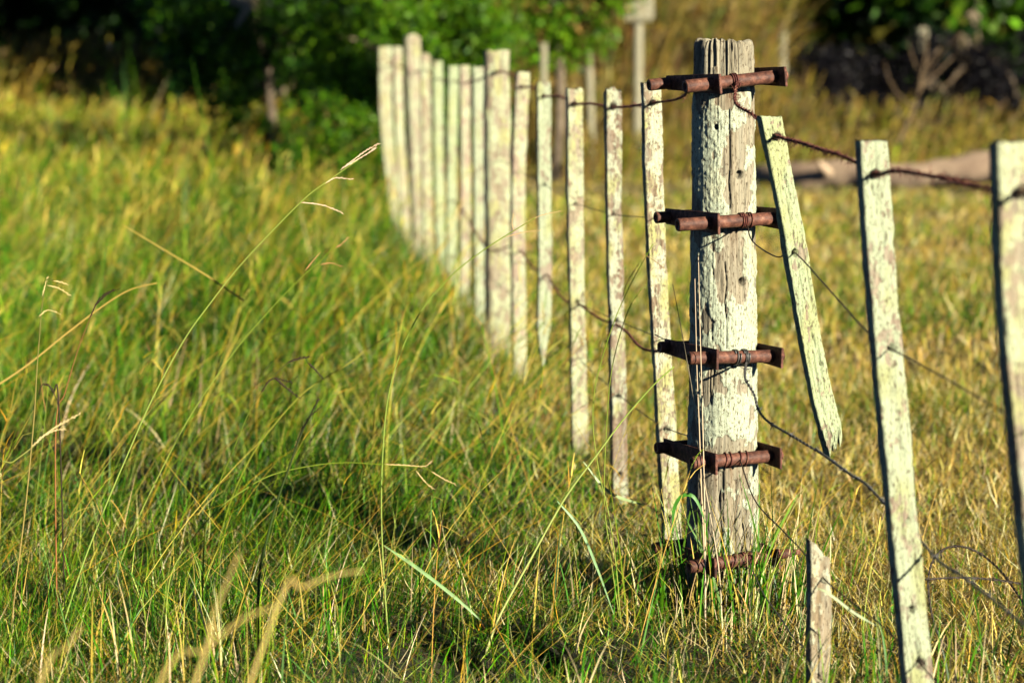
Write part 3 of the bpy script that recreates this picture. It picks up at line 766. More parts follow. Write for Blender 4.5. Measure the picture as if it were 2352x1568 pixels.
# top centre px, other px lower on the axis, depth, width, thickness, material, label, options
BT = [
 ((1494, 190), [(1504, 520), (1519, 800), (1530, 985), (1546, 1290)], 6.20, .049, .026, 'crust', 'batten directly left of the main post, crusted white and yellow with lichen', dict(holes=[(1497, 236, .006), (1505, 500, .005), (1522, 795, .010), (1530, 985, .008), (1538, 1190, .010)], ground=True, top_drop=.006)),
 ((1407, 208), [(1410, 520), (1418, 850), (1424, 1215)], 7.02, .045, .026, 'brown', 'batten with bare brown lower half and frayed top, second left of the main post', dict(holes=[(1407, 246, .008), (1409, 492, .005), (1416, 735, .007), (1420, 910, .008), (1424, 1090, .009)], ground=True, top='jag', top_drop=.02)),
 ((1319, 204), [(1320, 450), (1325, 700), (1332, 1085)], 7.80, .052, .026, 'pale', 'wide pale batten, third left of the main post', dict(holes=[(1319, 240, .008), (1321, 468, .006), (1326, 694, .008)], ground=True)),
 ((1248, 190), [(1249, 420), (1251, 620), (1245, 838)], 8.60, .049, .024, 'mint', 'batten with a pointed tip hanging clear of the grass, fourth left of the main post', dict(bottom='point', holes=[(1248, 222, .007), (1250, 425, .006)])),
 ((1200, 166), [(1194, 300), (1189, 500), (1194, 900)], 9.45, .054, .026, 'pink', 'pinkish bent batten overlapping the right edge of the squared post', dict(ground=True, top_drop=.012)),
 ((1097, 154), [(1099, 450), (1101, 750)], 11.15, .048, .026, 'mint', 'slim pale batten touching the left side of the squared post', dict(ground=True)),
 ((1067, 151), [(1069, 400), (1066, 700)], 11.9, .050, .026, 'pink', 'pinkish batten, second left of the squared post', dict(ground=True)),
 ((1041, 152), [(1037, 400), (1038, 660)], 12.6, .052, .026, 'green', 'greenish batten, third left of the squared post', dict(ground=True)),
 ((1005, 141), [(1008, 400), (1014, 640)], 13.3, .052, .026, 'green', 'yellow green batten, fourth left of the squared post', dict(ground=True)),
 ((977, 122), [(980, 400), (985, 600)], 14.0, .058, .026, 'pale', 'batten with a rounded top touching the right side of the far round post', dict(ground=True, top='round')),
 ((913, 108), [(918, 300), (934, 540)], 15.8, .060, .026, 'pink', 'narrow batten touching the left side of the far round post', dict(ground=True)),
 ((884, 108), [(888, 300), (912, 500)], 16.6, .090, .026, 'pale', 'farthest batten standing at the left end of the fence row', dict(ground=True)),
 ((1767, 268), [(1812, 500), (1862, 790), (1914, 1072)], 5.0, .046, .026, 'green', 'leaning pale green batten with a splintered foot, hanging right of the main post', dict(bottom='jag', holes=[(1784, 314, .007), (1824, 580, .0075), (1886, 834, .004)], top_drop=.006)),
 ((2000, 323), [(2022, 640), (2053, 1000), (2104, 1530)], 4.26, .054, .027, 'mint', 'long pale batten between the leaning batten and the right edge', dict(ground=True, holes=[(2010, 400, .007), (2046, 800, .008), (2084, 1195, .005), (2092, 1395, .005), (2110, 1520, .009)], top_drop=.004)),
 ((2322, 328), [(2335, 700), (2385, 1250), (2412, 1560)], 3.5, .058, .030, 'pale', 'blurred closest batten cut by the right edge of the photo', dict(ground=True, holes=[(2345, 440, .008)])),
]
for (tp, lower, Y, w, th, mk, lb, op) in BT:
    a = P(*tp, Y); pts = [P(*q, Y) for q in lower]
    if op.get('ground'): pts.append(to_ground(pts[-2] if len(pts) > 1 else a, pts[-1], -.06))
    if op.get('ground') and pts[-1].z > pts[-2].z: pts.pop(-2)
    axis = ([a] + pts)[::-1]
    holes = [(P(hx, hy, Y), hr) for hx, hy, hr in op.get('holes', ())]
    o = slab('fence_batten', axis, w, th, YAW, WM[mk], holes=holes, seed=int(tp[0]), top=op.get('top', 'flat'), bottom=op.get('bottom', 'ground'), top_drop=op.get('top_drop', .008),
             rows=230 if Y < 9 else 90, nx=26 if Y < 9 else 9)
    tag(o, lb, 'batten', GB)
# broken stub
a = P(1880, 1262, 4.62); b = P(1879, 1560, 4.62)
o = slab('fence_batten', [to_ground(a, b, -.05), b, a], .045, .025, YAW, wood_mat('batten_stub', cover=.5, yel=.2, mint=(.34, .34, .24), bare=(.15, .11, .06)), holes=[(P(1892, 1330, 4.62), .006), (P(1884, 1552, 4.62), .009)], seed=5, top='slope', top_drop=.012, rows=120)
tag(o, 'short broken batten stub standing upright in the grass below the leaning batten', 'batten', GB)

# squared post and far round post
o = slab('fence_post', [to_ground(P(1140, 116, 10.1), P(1143, 600, 10.1), -.1), P(1143, 600, 10.1), P(1140, 116, 10.1)], .100, .095, rad(10), WM['pale'], seed=77, wob=1.5, rows=120, nz=9, top_drop=.012, round_=.8)
tag(o, 'squared lichen covered fence post in the middle of the fence row', 'fence post', 'fence posts')
o = slab('fence_post', [to_ground(P(946, 78, 14.7), P(960, 400, 14.7), -.1), P(960, 400, 14.7), P(946, 78, 14.7)], .094, .09, rad(10), WM['pink'], seed=78, wob=1.8, rows=120, nz=9, top='round', round_=1.2)
tag(o, 'far pinkish fence post with a rounded top rising above its neighbours', 'fence post', 'fence posts')

# ------------------------------------------------------------------ main post
POST = Vector((0.487, 5.5, 0))
def main_post():
    top = P(1663, 97, 5.5).z
    root = empty('fence_post', POST); tag(root, 'thick round main post with peeling lichen and five rusty wire strainers', 'fence post', 'fence posts')
    na, nr = 260, 560
    z = np.linspace(-.12, top, nr); a = np.linspace(0, 2 * math.pi, na, endpoint=False)   # angle 0 = +X, -pi/2 faces the camera
    T = np.clip(z / top, 0, 1)
    rr = .0835 - .0165 * T
    cxz = .012 * T * 0 + (np.interp(z, [0, top], [1673, 1663]) - 1672) / 1010.
    A, Z = np.meshgrid(a, z)
    ca, sa = np.cos(A), np.sin(A)
    # lichen cover (blobs in screen-like coordinates s = x across the face, z)
    s = ca * rr[:, None]
    cyl = np.stack([ca * .07, sa * .07, Z], -1)
    n = fbm(cyl * np.array([26, 26, 15]), 5, 2)
    n2 = fbm(cyl * np.array([9, 9, 6]), 3, 8)
    n3 = fbm(cyl * np.array([70, 70, 34]), 4, 92)
    mask = .385 + (n - .5) * 1.05 + (n2 - .5) * .5 + (n3 - .5) * .75
    def zz(y): return P(1665, y, 5.43).z
    def blob(x, y, rx, ry, amt):
        nonlocal mask
        k = ((s - (x - 1668) / 1010.) / rx) ** 2 + ((Z - zz(y)) / ry) ** 2
        mask = mask + .85 * amt * np.exp(-k * 1.2) * (sa < .2)
    for b in ((1640, 300, .04, .06, .4), (1700, 275, .03, .03, .35), (1625, 400, .035, .10, .5), (1640, 450, .03, .04, .4), (1745, 450, .02, .05, .5),
              (1625, 600, .03, .12, .5), (1735, 610, .025, .04, .4), (1680, 760, .06, .07, .55), (1740, 720, .03, .06, .5), (1660, 880, .07, .08, .4),
              (1630, 960, .04, .05, .3), (1700, 960, .05, .06, .5), (1745, 1130, .02, .12, .5),
              (1665, 130, .09, .08, -.45), (1690, 400, .030, .10, -.24), (1690, 590, .03, .08, -.28), (1630, 880, .02, .03, -.5), (1640, 1150, .04, .10, -.3)):
        blob(*b)
    lich = mask
    on = np.clip((lich - .47) * 9, 0, 1)
    # wood relief: vertical checks and grain
    g1 = fbm(np.stack([ca * 9, sa * 9, Z * 3.2], -1), 4, 12)
    g2 = fbm(np.stack([ca * 26, sa * 26, Z * 6], -1), 3, 15)
    crack = np.clip(1 - np.abs(g1 - .5) * 30, 0, 1) * np.clip((fbm(np.stack([ca * 3, sa * 3, Z * 2.2], -1), 2, 31) - .42) * 6, 0, 1)
    topf = np.clip((Z - (top - .13)) / .10, 0, 1)
    disp = -.0055 * crack * (1 - .7 * on) + (g2 - .5) * .003 - topf * np.clip((fbm(np.stack([ca * 14, sa * 14, Z * 1.5], -1), 3, 44) - .48) * 6, 0, 1) * .009
    rough = fbm(cyl * 150, 3, 50)
    disp += on * (.0022 + (rough - .5) * .0045)
    # long hand-placed checks
    for (ax, y0, y1, wd) in ((1675, 250, 480, .0017), (1668, 600, 800, .0015), (1716, 420, 475, .0015), (1712, 560, 720, .0015), (1690, 1100, 1400, .006), (1655, 1080, 1400, .006), (1715, 1090, 1400, .005), (1690, 95, 170, .005), (1640, 100, 160, .004), (1715, 100, 150, .004)):
        wob = (vnoise(np.stack([Z * 22, Z * 0 + ax, Z * 0], -1), 3) - .5) * .006
        k = np.exp(-(((s - (ax - 1668) / 1010. + wob) / wd) ** 2)) * (Z < zz(y0)) * (Z > zz(y1)) * (sa < 0)
        disp -= k * .007
    holem = 0
    for (hx, hy) in ((1700, 402), (1706, 648), (1645, 292)):
        k = np.hypot(s - (hx - 1668) / 1010., (Z - zz(hy)) * .9); small = hx == 1645
        e = np.clip(1 - (k / (.010 if not small else .006)), 0, 1) * (sa < 0)
        disp -= np.clip(e * 2.5, 0, 1) * .018; holem = holem + e
    r = rr[:, None] + disp
    edge = np.clip((Z - (top - .018)) / .018, 0, 1); r = r - edge ** 2 * .008
    jag = (fbm(np.stack([ca * 4, sa * 4, Z * 0], -1), 3, 61) - .5) * .03
    V = np.stack([ca * r + cxz[:, None], sa * r, Z + topf * jag], -1)
    stain = np.zeros_like(Z)
    for ty in (186, 509, 823, 1057, 1290):
        dz_ = zz(ty) - Z
        stain += np.exp(-np.clip(dz_, 0, 1) / .05) * (dz_ > -.01) * np.clip((fbm(np.stack([ca * 18, sa * 18, Z * 1.2 + ty], -1), 2, 33) - .45) * 6, 0, 1) * 1.3
    rows = [V]; li = [lich - topf * .1 - np.clip(holem * 2, 0, 1) * .6]
    for f, dz in ((.86, -.002), (.66, -.006), (.4, -.010), (.12, -.012)):
        W_ = V[-1].copy(); W_[:, 0] = cxz[-1] + (W_[:, 0] - cxz[-1]) * f; W_[:, 1] *= f
        W_[:, 2] += dz + .008 * (fbm(np.stack([W_[:, 0] * 120, W_[:, 1] * 60, W_[:, 0] * 0], -1), 3, 70) - .5)
        rows.append(W_[None]); li.append(np.full((1, na), .2))
    V = np.concatenate(rows); li = np.concatenate(li)
    nr2 = V.shape[0]
    i = np.arange(na); F = []
    for k in range(nr2 - 1): F.append(np.stack([k * na + i, k * na + (i + 1) % na, (k + 1) * na + (i + 1) % na, (k + 1) * na + i], 1))
    j = np.arange(0, na // 2 - 1)
    F.append(np.stack([(nr2 - 1) * na + j, (nr2 - 1) * na + j + 1, (nr2 - 1) * na + (na - 2 - j), (nr2 - 1) * na + (na - 1 - j)], 1))
    me = np_mesh('shaft', V.reshape(-1, 3), np.concatenate(F), extra={'lichen': li.ravel(), 'stain': np.concatenate([stain, np.zeros((len(li) - len(stain), na))]).ravel()})
    o = bpy.data.objects.new('shaft', me); me.materials.append(wood_mat('post_wood', attr=True, mint=(.36, .405, .29), yellow=(.36, .37, .24), yel=.12, bare=(.17, .148, .098), soft=.025))
    me.polygons.foreach_set('use_smooth', np.ones(len(me.polygons), dtype=bool))
    COL.objects.link(o); o.parent = root
    return root
POST_ROOT = main_post()

# ------------------------------------------------------------------ strainers on the main post
TB = rad(21)
bvec = Vector((-math.sin(TB), math.cos(TB), 0)); avec = Vector((math.cos(TB), math.sin(TB), 0))
def box_part(bm, o, ex, ey, ez, half, taper=None):
    """box with half sizes along ex,ey,ez"""
    vs = []
    for sx in (-1, 1):
        for sy in (-1, 1):
            for sz in (-1, 1):
                k = 1.0
                if taper and sy == taper[0]: k = taper[1]
                vs.append(bm.verts.new(o + ex * sx * half[0] + ey * sy * half[1] + ez * sz * half[2] * k))
    for f in ((0, 1, 3, 2), (4, 6, 7, 5), (0, 4, 5, 1), (2, 3, 7, 6), (0, 2, 6, 4), (1, 5, 7, 3)):
        bm.faces.new([vs[i] for i in f])
def pipe_mesh(a, b, r, dent=0):
    """hollow ended spindle"""
    n = 22; ts = [0, .004, .03, .25, .5, .75, .97, .996, 1]
    ax = (b - a).normalized(); L = (b - a).length
    up = Vector((0, 0, 1)); s_ = ax.cross(up).normalized(); u_ = s_.cross(ax)
    V = []; rows = []
    prof = [(0.012, r * .5), (0, r * .55), (0, r * .92), (.002, r)] + [(L * t, r * (1 + .025 * math.sin(t * 31 + dent))) for t in (.1, .2, .3, .4, .5, .6, .7, .8, .9)] + [(L - .002, r), (L, r * .92), (L, r * .55), (L - .012, r * .5)]
    for (d, rr) in prof:
        for k in range(n):
            an = 2 * math.pi * k / n
            V.append(tuple(a + ax * d + (s_ * math.cos(an) + u_ * math.sin(an)) * rr))
    i = np.arange(n); F = [np.stack([k * n + i, k * n + (i + 1) % n, (k + 1) * n + (i + 1) % n, (k + 1) * n + i], 1) for k in range(len(prof) - 1)]
    V = np.array(V); V = np.concatenate([V, [tuple(a + ax * .012)], [tuple(b - ax * .012)]]); F = np.concatenate(F)
    j = np.arange(0, n, 2); m = len(prof) - 1
    F = np.concatenate([F, np.stack([np.full_like(j, len(V) - 2), (j + 2) % n, j + 1, j], 1), np.stack([np.full_like(j, len(V) - 1), m * n + j, m * n + j + 1, m * n + (j + 2) % n], 1)])
    return V, F
def coil(c, ax, r, turns, pitch, rw, phase=0):
    s_ = ax.cross(Vector((0, 0, 1))).normalized(); u_ = s_.cross(ax)
    pts = []
    n = int(turns * 16)
    for k in range(n + 1):
        an = phase + 2 * math.pi * k / 16
        pts.append(c + ax * (pitch * (k / 16 - turns / 2)) + (s_ * math.cos(an) + u_ * math.sin(an)) * r)
    return tube(pts, rw, 6)
def strainer(py, roll=0.0, bolt=True, right_cut=0.0, wraps=((0.0, 2, .004),), tall=.022, wrap_mat=None, rough_end=False, rl=.14, fl=.15):
    """py: screen row of the front spindle where it crosses the post"""
    c = P(1672, py, 5.5 - .115); z = c.z
    O = Vector((POST.x - .006, POST.y, z + .002))
    ez = (Vector((0, 0, 1)) * math.cos(roll) - avec * math.sin(roll)).normalized(); ea = (avec * math.cos(roll) + Vector((0, 0, 1)) * math.sin(roll)).normalized()
    bm = bmesh.new()
    for sd in (-1, 1):
        box_part(bm, O + ea * ((.084 if sd < 0 else .077) * sd) - bvec * .012, ea, bvec, ez, (.0028, .140, tall), (1, .74))
    # straps bolted through behind the post join both plates
    box_part(bm, O + bvec * .098, ea, bvec, ez, (.078, .002, .010))
    bmesh.ops.bevel(bm, geom=bm.edges[:], offset=.0009, segments=2, affect='EDGES')
    me = bpy.data.meshes.new('strainer_bracket'); bm.to_mesh(me); bm.free()
    br = link('strainer_bracket', me, M_SHADE_RUST, None, False)
    br.parent = POST_ROOT; br.matrix_parent_inverse = Matrix.Translation(POST).inverted()
    def sub(name, VF, mat=M_RUST, sm=True):
        o = link(name, np_mesh(name, *VF), mat, None, sm); o.parent = br; return o
    fo = O - bvec * .108
    sub('spindle', pipe_mesh(fo - ea * fl, fo + ea * (.073 - right_cut), .0145, py))
    ro = O + bvec * .108
    sub('spindle', pipe_mesh(ro - ea * rl, ro + ea * .072, .0135, py + 2))
    if bolt:
        bp_ = [tube([fo + ea * .080, fo + ea * .087], .0165, 20), tube([fo + ea * .087, fo + ea * .101], [.0115, .0105], 6)]
        V, F = merge(bp_); o = sub('bolt', (V, F), M_RUST, False)
    if rough_end:
        sub('bolt', tube([fo + ea * .087, fo + ea * .115, fo + ea * .150], [.012, .011, .006], 8), M_RUST, False)
    for (off, tn, pt) in wraps:
        sub('wire_coil', coil(fo + ea * off, ea, .0168, tn, pt, .0017, py * .1), wrap_mat or M_WIRE)
    return fo, ro, ea
TT = [strainer(186, rad(5.5), True, 0, ((-.030, 3, .005),), .022),
      strainer(509, rad(2.2), False, .0, ((-.006, 3, .0045), (.012, 1.5, .006)), .024, rl=.120, fl=.165),
      strainer(823, rad(-1.2), True, 0, ((-.018, 2, .006), (.004, 3, .004)), .023, M_GALV, rl=.108, fl=.135),
      strainer(1057, rad(1.2), True, 0, ((-.038, 1.5, .012), (.0, 1.5, .016)), .024, rl=.115, fl=.125),
      strainer(1290, rad(3.0), False, 0, ((-.05, 2.5, .018), (.012, 6, .0035)), .022, rough_end=True, rl=.12, fl=.13)]

# ------------------------------------------------------------------ wires
def twist(path, r_off, rw, pitch):
    """two strands twisted about a path"""
    P_ = np.array([tuple(p) for p in path]); s = np.concatenate([[0], np.cumsum(np.linalg.norm(np.diff(P_, axis=0), axis=1))])
    n = max(6, int(s[-1] / (pitch / 7))); t = np.linspace(0, s[-1], n)
    Q = np.stack([np.interp(t, s, P_[:, k]) for k in range(3)], 1)
    T = np.gradient(Q, axis=0); T /= np.linalg.norm(T, axis=1)[:, None]
    A = np.cross(T, [0, 0, 1.0]); A /= np.linalg.norm(A, axis=1)[:, None] + 1e-9; B = np.cross(T, A)
    out = []
    for ph in (0, math.pi):
        an = 2 * math.pi * t / pitch + ph
        out.append(tube(Q + r_off * (np.cos(an)[:, None] * A + np.sin(an)[:, None] * B), rw, 5))
    return merge(out), Q, T
def barb_mesh(c, T, size, rw=.0010):
    rs_ = random.Random(int(abs(c[0] * 1e5)) % 9999)
    parts = []
    c = Vector(c); T = Vector(T).normalized(); A = T.cross(Vector((0, 0, 1))).normalized(); B = T.cross(A)
    parts.append(coil(c, T, .0030, 2.2, .0024, rw, rs_.random() * 6))
    for k in range(4):
        an = rs_.random() * 6.3; d = (A * math.cos(an) + B * math.sin(an)) + T * rs_.uniform(-.5, .5)
        parts.append(tube([c + T * .002 * (k - 1.5), c + d * size], [rw, rw * .4], 5))
    return merge(parts)
def hair(Q, T, n, size, seed):
    """bristles and hairs caught on the wire"""
    rs_ = np.random.default_rng(seed); parts = []
    idx = rs_.integers(0, len(Q), n)
    for k in idx:
        d = rs_.standard_normal(3); d -= T[k] * (d @ T[k]) * .6; d /= np.linalg.norm(d)
        e = rs_.standard_normal(3); L = size * rs_.uniform(.4, 1.4)
        p0 = Q[k]; p1 = p0 + d * L * .6; p2 = p1 + (d * .3 + e * .35 + np.array([0, 0, -.2])) * L
        parts.append(tube([p0, p1, p2], [.0009, .0007, .0004], 3, cap=False))
    return merge(parts)
def ties(root, pts):
    for k, p in enumerate(pts):
        V, F = merge([coil(p, FDIR, .0062 + .001 * (k % 3), 2.3, .005, .0014, k), tube([p, p + Vector((-.012, -.004, -.006 + .004 * (k % 3))), p + Vector((-.022, .002, -.012))], .0013, 5)])
        link('wire_tie', np_mesh('wire_tie', V, F), M_DWIRE, root)
def wire(name, label, path, rw, mat, strands=2, pitch=.035, barbs=0, hairs=0, hsize=.012, group='wires of the fence', n=8, cat_='wire'):
    pth = smooth_path(path, n)
    if strands == 2:
        (V, F), Q, T = twist(pth, rw * 1.05, rw, pitch)
    else:
        Q = np.array([tuple(p) for p in pth]); T = np.gradient(Q, axis=0); T /= np.linalg.norm(T, axis=1)[:, None]
        V, F = tube(Q, rw, 6)
    root = empty(name, pth[0]); tag(root, label, cat_, group)
    link('strand', np_mesh('strand', V, F), mat, root)
    if barbs:
        s = np.concatenate([[0], np.cumsum(np.linalg.norm(np.diff(Q, axis=0), axis=1))])
        for q in np.arange(.06, s[-1] - .02, barbs):
            k = int(np.searchsorted(s, q)); V, F = barb_mesh(Q[k], T[k], .013)
            link('barb', np_mesh('barb', V, F), mat, root)
    if hairs:
        V, F = hair(Q, T, hairs, hsize, len(label)); tag(link('bristles', np_mesh('bristles', V, F), mat, root), kind='stuff')
    return root
f0, r0_, e0 = TT[0]; f1, r1_, e1 = TT[1]; f2, r2_, e2 = TT[2]; f3, r3_, e3 = TT[3]; f4, r4_, e4 = TT[4]
def front_of(v, d=.02): return v - FDIR * d
H = lambda x, y, Y: P(x, y, Y - .016)
w_ = wire('rusty_wire', 'rusty bristling top wire running from the main post back along the fence', [r0_ - e0 * .03 - Vector((0, 0, .014)), H(1560, 226, 5.95), H(1500, 236, 6.2), H(1455, 243, 6.6), H(1408, 246, 7.02), H(1360, 238, 7.4), H(1319, 238, 7.8), H(1285, 221, 8.2), H(1249, 221, 8.6), H(1222, 199, 9), H(1196, 200, 9.45), H(1175, 172, 9.8), H(1142, 165, 10.05), H(1098, 184, 11.1), H(1067, 190, 11.9), H(1041, 186, 12.6), H(1005, 180, 13.3), H(978, 160, 14), H(955, 165, 14.6), H(910, 150, 15.8), H(884, 152, 16.6)],
     .0019, M_WIRE, 2, .04, .0, 900, .010, n=6)
ties(w_, [H(1500, 236, 6.2), H(1408, 246, 7.02), H(1319, 239, 7.8), H(1249, 221, 8.6), H(1197, 199, 9.45), H(1142, 165, 10.05)])
w_ = wire('rusty_wire', 'rusty bristling top wire slanting down from the main post to the right edge', [f0 - e0 * .03 - bvec * .016, P(1690, 236, 5.26), P(1728, 262, 5.13), PF(1752, 288, -.03), H(1785, 312, 5.0), P(1830, 325, 4.8), P(1885, 342, 4.58), P(1950, 364, 4.36), H(2010, 398, 4.26), P(2060, 392, 4.12), P(2160, 408, 3.9), P(2260, 430, 3.65), H(2345, 440, 3.5), P(2480, 470, 3.2)],
     .0021, M_WIRE, 2, .035, 0, 1000, .010, n=7)
ties(w_, [H(1786, 313, 5.0), H(2011, 399, 4.26), H(2346, 441, 3.5)])
wire('plain_wire', 'thin dark second wire running from the main post back along the fence', [r1_ - e1 * .06, H(1506, 500, 6.2), H(1455, 497, 6.6), H(1409, 492, 7.02), H(1321, 466, 7.8), H(1250, 424, 8.6), H(1190, 392, 9.45), H(1143, 370, 10.05), H(1068, 400, 11.9), H(1005, 360, 13.3), H(948, 345, 14.6), H(890, 320, 16.5)], .0013, M_DWIRE, 1)
wire('plain_wire', 'thin second wire sloping from the main post through the leaning batten to the right', [f1 - bvec * .015 - Vector((0, 0, .012)), P(1730, 556, 5.2), P(1785, 590, 5.03), H(1824, 580, 5.0), P(1900, 660, 4.7), P(1990, 760, 4.35), H(2046, 800, 4.26), P(2170, 868, 3.95), P(2330, 960, 3.6), P(2480, 1030, 3.2)], .0015, M_DWIRE, 1)
wire('rusty_wire', 'rusty sagging third wire looping between the battens left of the main post', [r2_ - e2 * .09, P(1505, 806, 6.18), P(1470, 796, 6.4), P(1440, 762, 6.75), H(1414, 745, 7.02), P(1375, 730, 7.35), H(1332, 700, 7.8), P(1298, 690, 8.1), P(1275, 660, 8.4), H(1256, 630, 8.6), P(1222, 612, 9), H(1196, 575, 9.45), P(1170, 566, 9.8), H(1120, 570, 10.05), P(1060, 480, 11.9), P(1030, 450, 13)], .0020, M_WIRE, 2, .04, 0, 420, .012, n=6)
wire('plain_wire', 'thin straight wire just above the sagging rusty one', [r2_ - e2 * .12 + Vector((0, 0, .03)), H(1522, 778, 6.2), H(1416, 735, 7.02), H(1326, 694, 7.8), H(1252, 640, 8.6), H(1194, 600, 9.45), H(1120, 560, 10.05)], .0013, M_DWIRE, 1)
wire('barbed_wire', 'grey twisted barbed wire curving from the third strainer down to the right edge', [f2 - bvec * .016 - Vector((0, 0, .012)), P(1712, 868, 5.25), P(1732, 905, 5.2), P(1742, 940, 5.16), P(1765, 968, 5.1), P(1812, 996, 5.0), P(1855, 1022, 4.95), P(1895, 1046, 4.9), P(1955, 1090, 4.7), P(1990, 1112, 4.6), P(2040, 1165, 4.45), P(2105, 1230, 4.31), P(2160, 1290, 4.2), P(2210, 1322, 4.1), P(2275, 1372, 3.95), P(2352, 1432, 3.8), P(2440, 1480, 3.6)], .0016, M_GALV, 2, .022, .09)
wire('plain_wire', 'fourth wire running from the main post back along the fence', [r3_ - e3 * .03 + Vector((0, 0, .04)), P(1590, 1002, 5.75), H(1530, 982, 6.2), P(1470, 945, 6.6), H(1420, 905, 7.02), P(1370, 862, 7.4), H(1326, 820, 7.8), H(1250, 740, 8.6), H(1190, 690, 9.45), H(1130, 640, 10.05)], .0014, M_DWIRE, 1)
wire('plain_wire', 'fourth wire sloping from the main post past the broken stub', [f3 - e3 * .012 - bvec * .015, P(1735, 1150, 5.2), P(1800, 1220, 4.95), P(1845, 1268, 4.75), H(1892, 1328, 4.62), P(1960, 1385, 4.5), P(2030, 1440, 4.4), H(2110, 1520, 4.26), P(2170, 1590, 4.1)], .0016, M_DWIRE, 1)
wire('plain_wire', 'lowest wire bent down from the bottom strainer to the stub', [f4 + e4 * .012 - bvec * .015, P(1752, 1360, 5.22), P(1790, 1415, 5.05), P(1822, 1462, 4.9), P(1850, 1492, 4.75), H(1884, 1552, 4.62)], .0016, M_GALV, 1)
wire('plain_wire', 'lowest wire in the grass left of the main post', [r4_ - e4 * .08, P(1540, 1200, 6.15), P(1470, 1150, 6.6), P(1424, 1140, 7.0), P(1330, 1075, 7.8), P(1250, 960, 8.6), P(1190, 880, 9.4)], .0013, M_WIRE, 1)
wire('barbed_wire', 'loose coil of dark barbed wire lying in the grass at lower right', [P(2175, 1500, 5.0), P(2145, 1430, 5.0), P(2132, 1350, 5.02), P(2138, 1300, 5.05), P(2160, 1266, 5.1), P(2200, 1254, 5.2), P(2250, 1270, 5.25), P(2300, 1312, 5.2), P(2345, 1375, 5.1), P(2380, 1420, 5.05)], .0015, M_DWIRE, 2, .03, .10, group='loose wire in the grass')
wire('barbed_wire', 'loose barbed strand stretched flat across the dark wire coil', [P(2125, 1330, 5.05), P(2200, 1326, 5.08), P(2280, 1330, 5.1), P(2350, 1340, 5.1), P(2420, 1345, 5.1)], .0015, M_DWIRE, 2, .03, .10, group='loose wire in the grass')

# ------------------------------------------------------------------ grass growing round the main post
def tuft(name, label, cx, cy, rx, ry, n, Lr, pal, wts, wr, dead=.5, seg=5):
    X = cx + R.normal(0, rx, n); Y = cy + R.normal(0, ry, n)
    L = R.uniform(*Lr, n); az = R.uniform(0, 6.3, n); tilt = np.abs(R.normal(.08, .12, n)); bend = np.abs(R.normal(.25, .35, n))
    c = pick(pal, wts, n, .18)
    return blades(np.stack([X, Y, ground_z(X, Y)], 1), L, R.uniform(*wr, n), az, tilt, bend, c * .9, c * 1.1, seg, R.normal(0, .6, n), .1)
pp = [tuft('', '', POST.x + .01, 5.41, .085, .03, 75, (.15, .36), [GREEN, (.06, .15, .01), YGREEN], [4, 3, 2], (.004, .008)),
      tuft('', '', POST.x + .02, 5.40, .08, .02, 80, (.14, .40), [WHITE, STRAW, OCHRE], [4, 3, 1], (.0015, .0035)),
      tuft('', '', POST.x, 5.5, .14, .10, 260, (.08, .24), [GREEN, DGREEN, STRAW, WHITE], [5, 4, 2, 1.5], (.003, .007)),
      tuft('', '', POST.x + .10, 5.22, .18, .06, 120, (.04, .10), [WHITE, STRAW, GREEN], [4, 3, 2], (.002, .0045))]
V, F, C = cat(pp)
tag(link('grass_tuft', np_mesh('grass_tuft', V, F, C), M_BLADE, smooth=False), 'tall tuft of green blades and white straw hugging the foot of the main post', 'grass tuft', kind='stuff')
# green arching blade left of the post
pp = []
for (cx_, cy_, n) in ((.80, 4.65, 60), (1.05, 4.9, 60), (-.45, 5.3, 70), (.42, 4.45, 70), (-.7, 4.9, 120), (0.0, 5.4, 60)):
    pp.append(tuft('', '', cx_, cy_, .16, .10, n, (.10, .26), [GREEN, DGREEN, STRAW, WHITE, YGREEN], [4, 2, 2.4, 2, 2], (.0025, .006)))
V, F, C = cat(pp)
tag(link('longer_grass', np_mesh('longer_grass', V, F, C), M_BLADE, smooth=False), 'longer loose green and straw blades in the foreground', 'grass', kind='stuff')

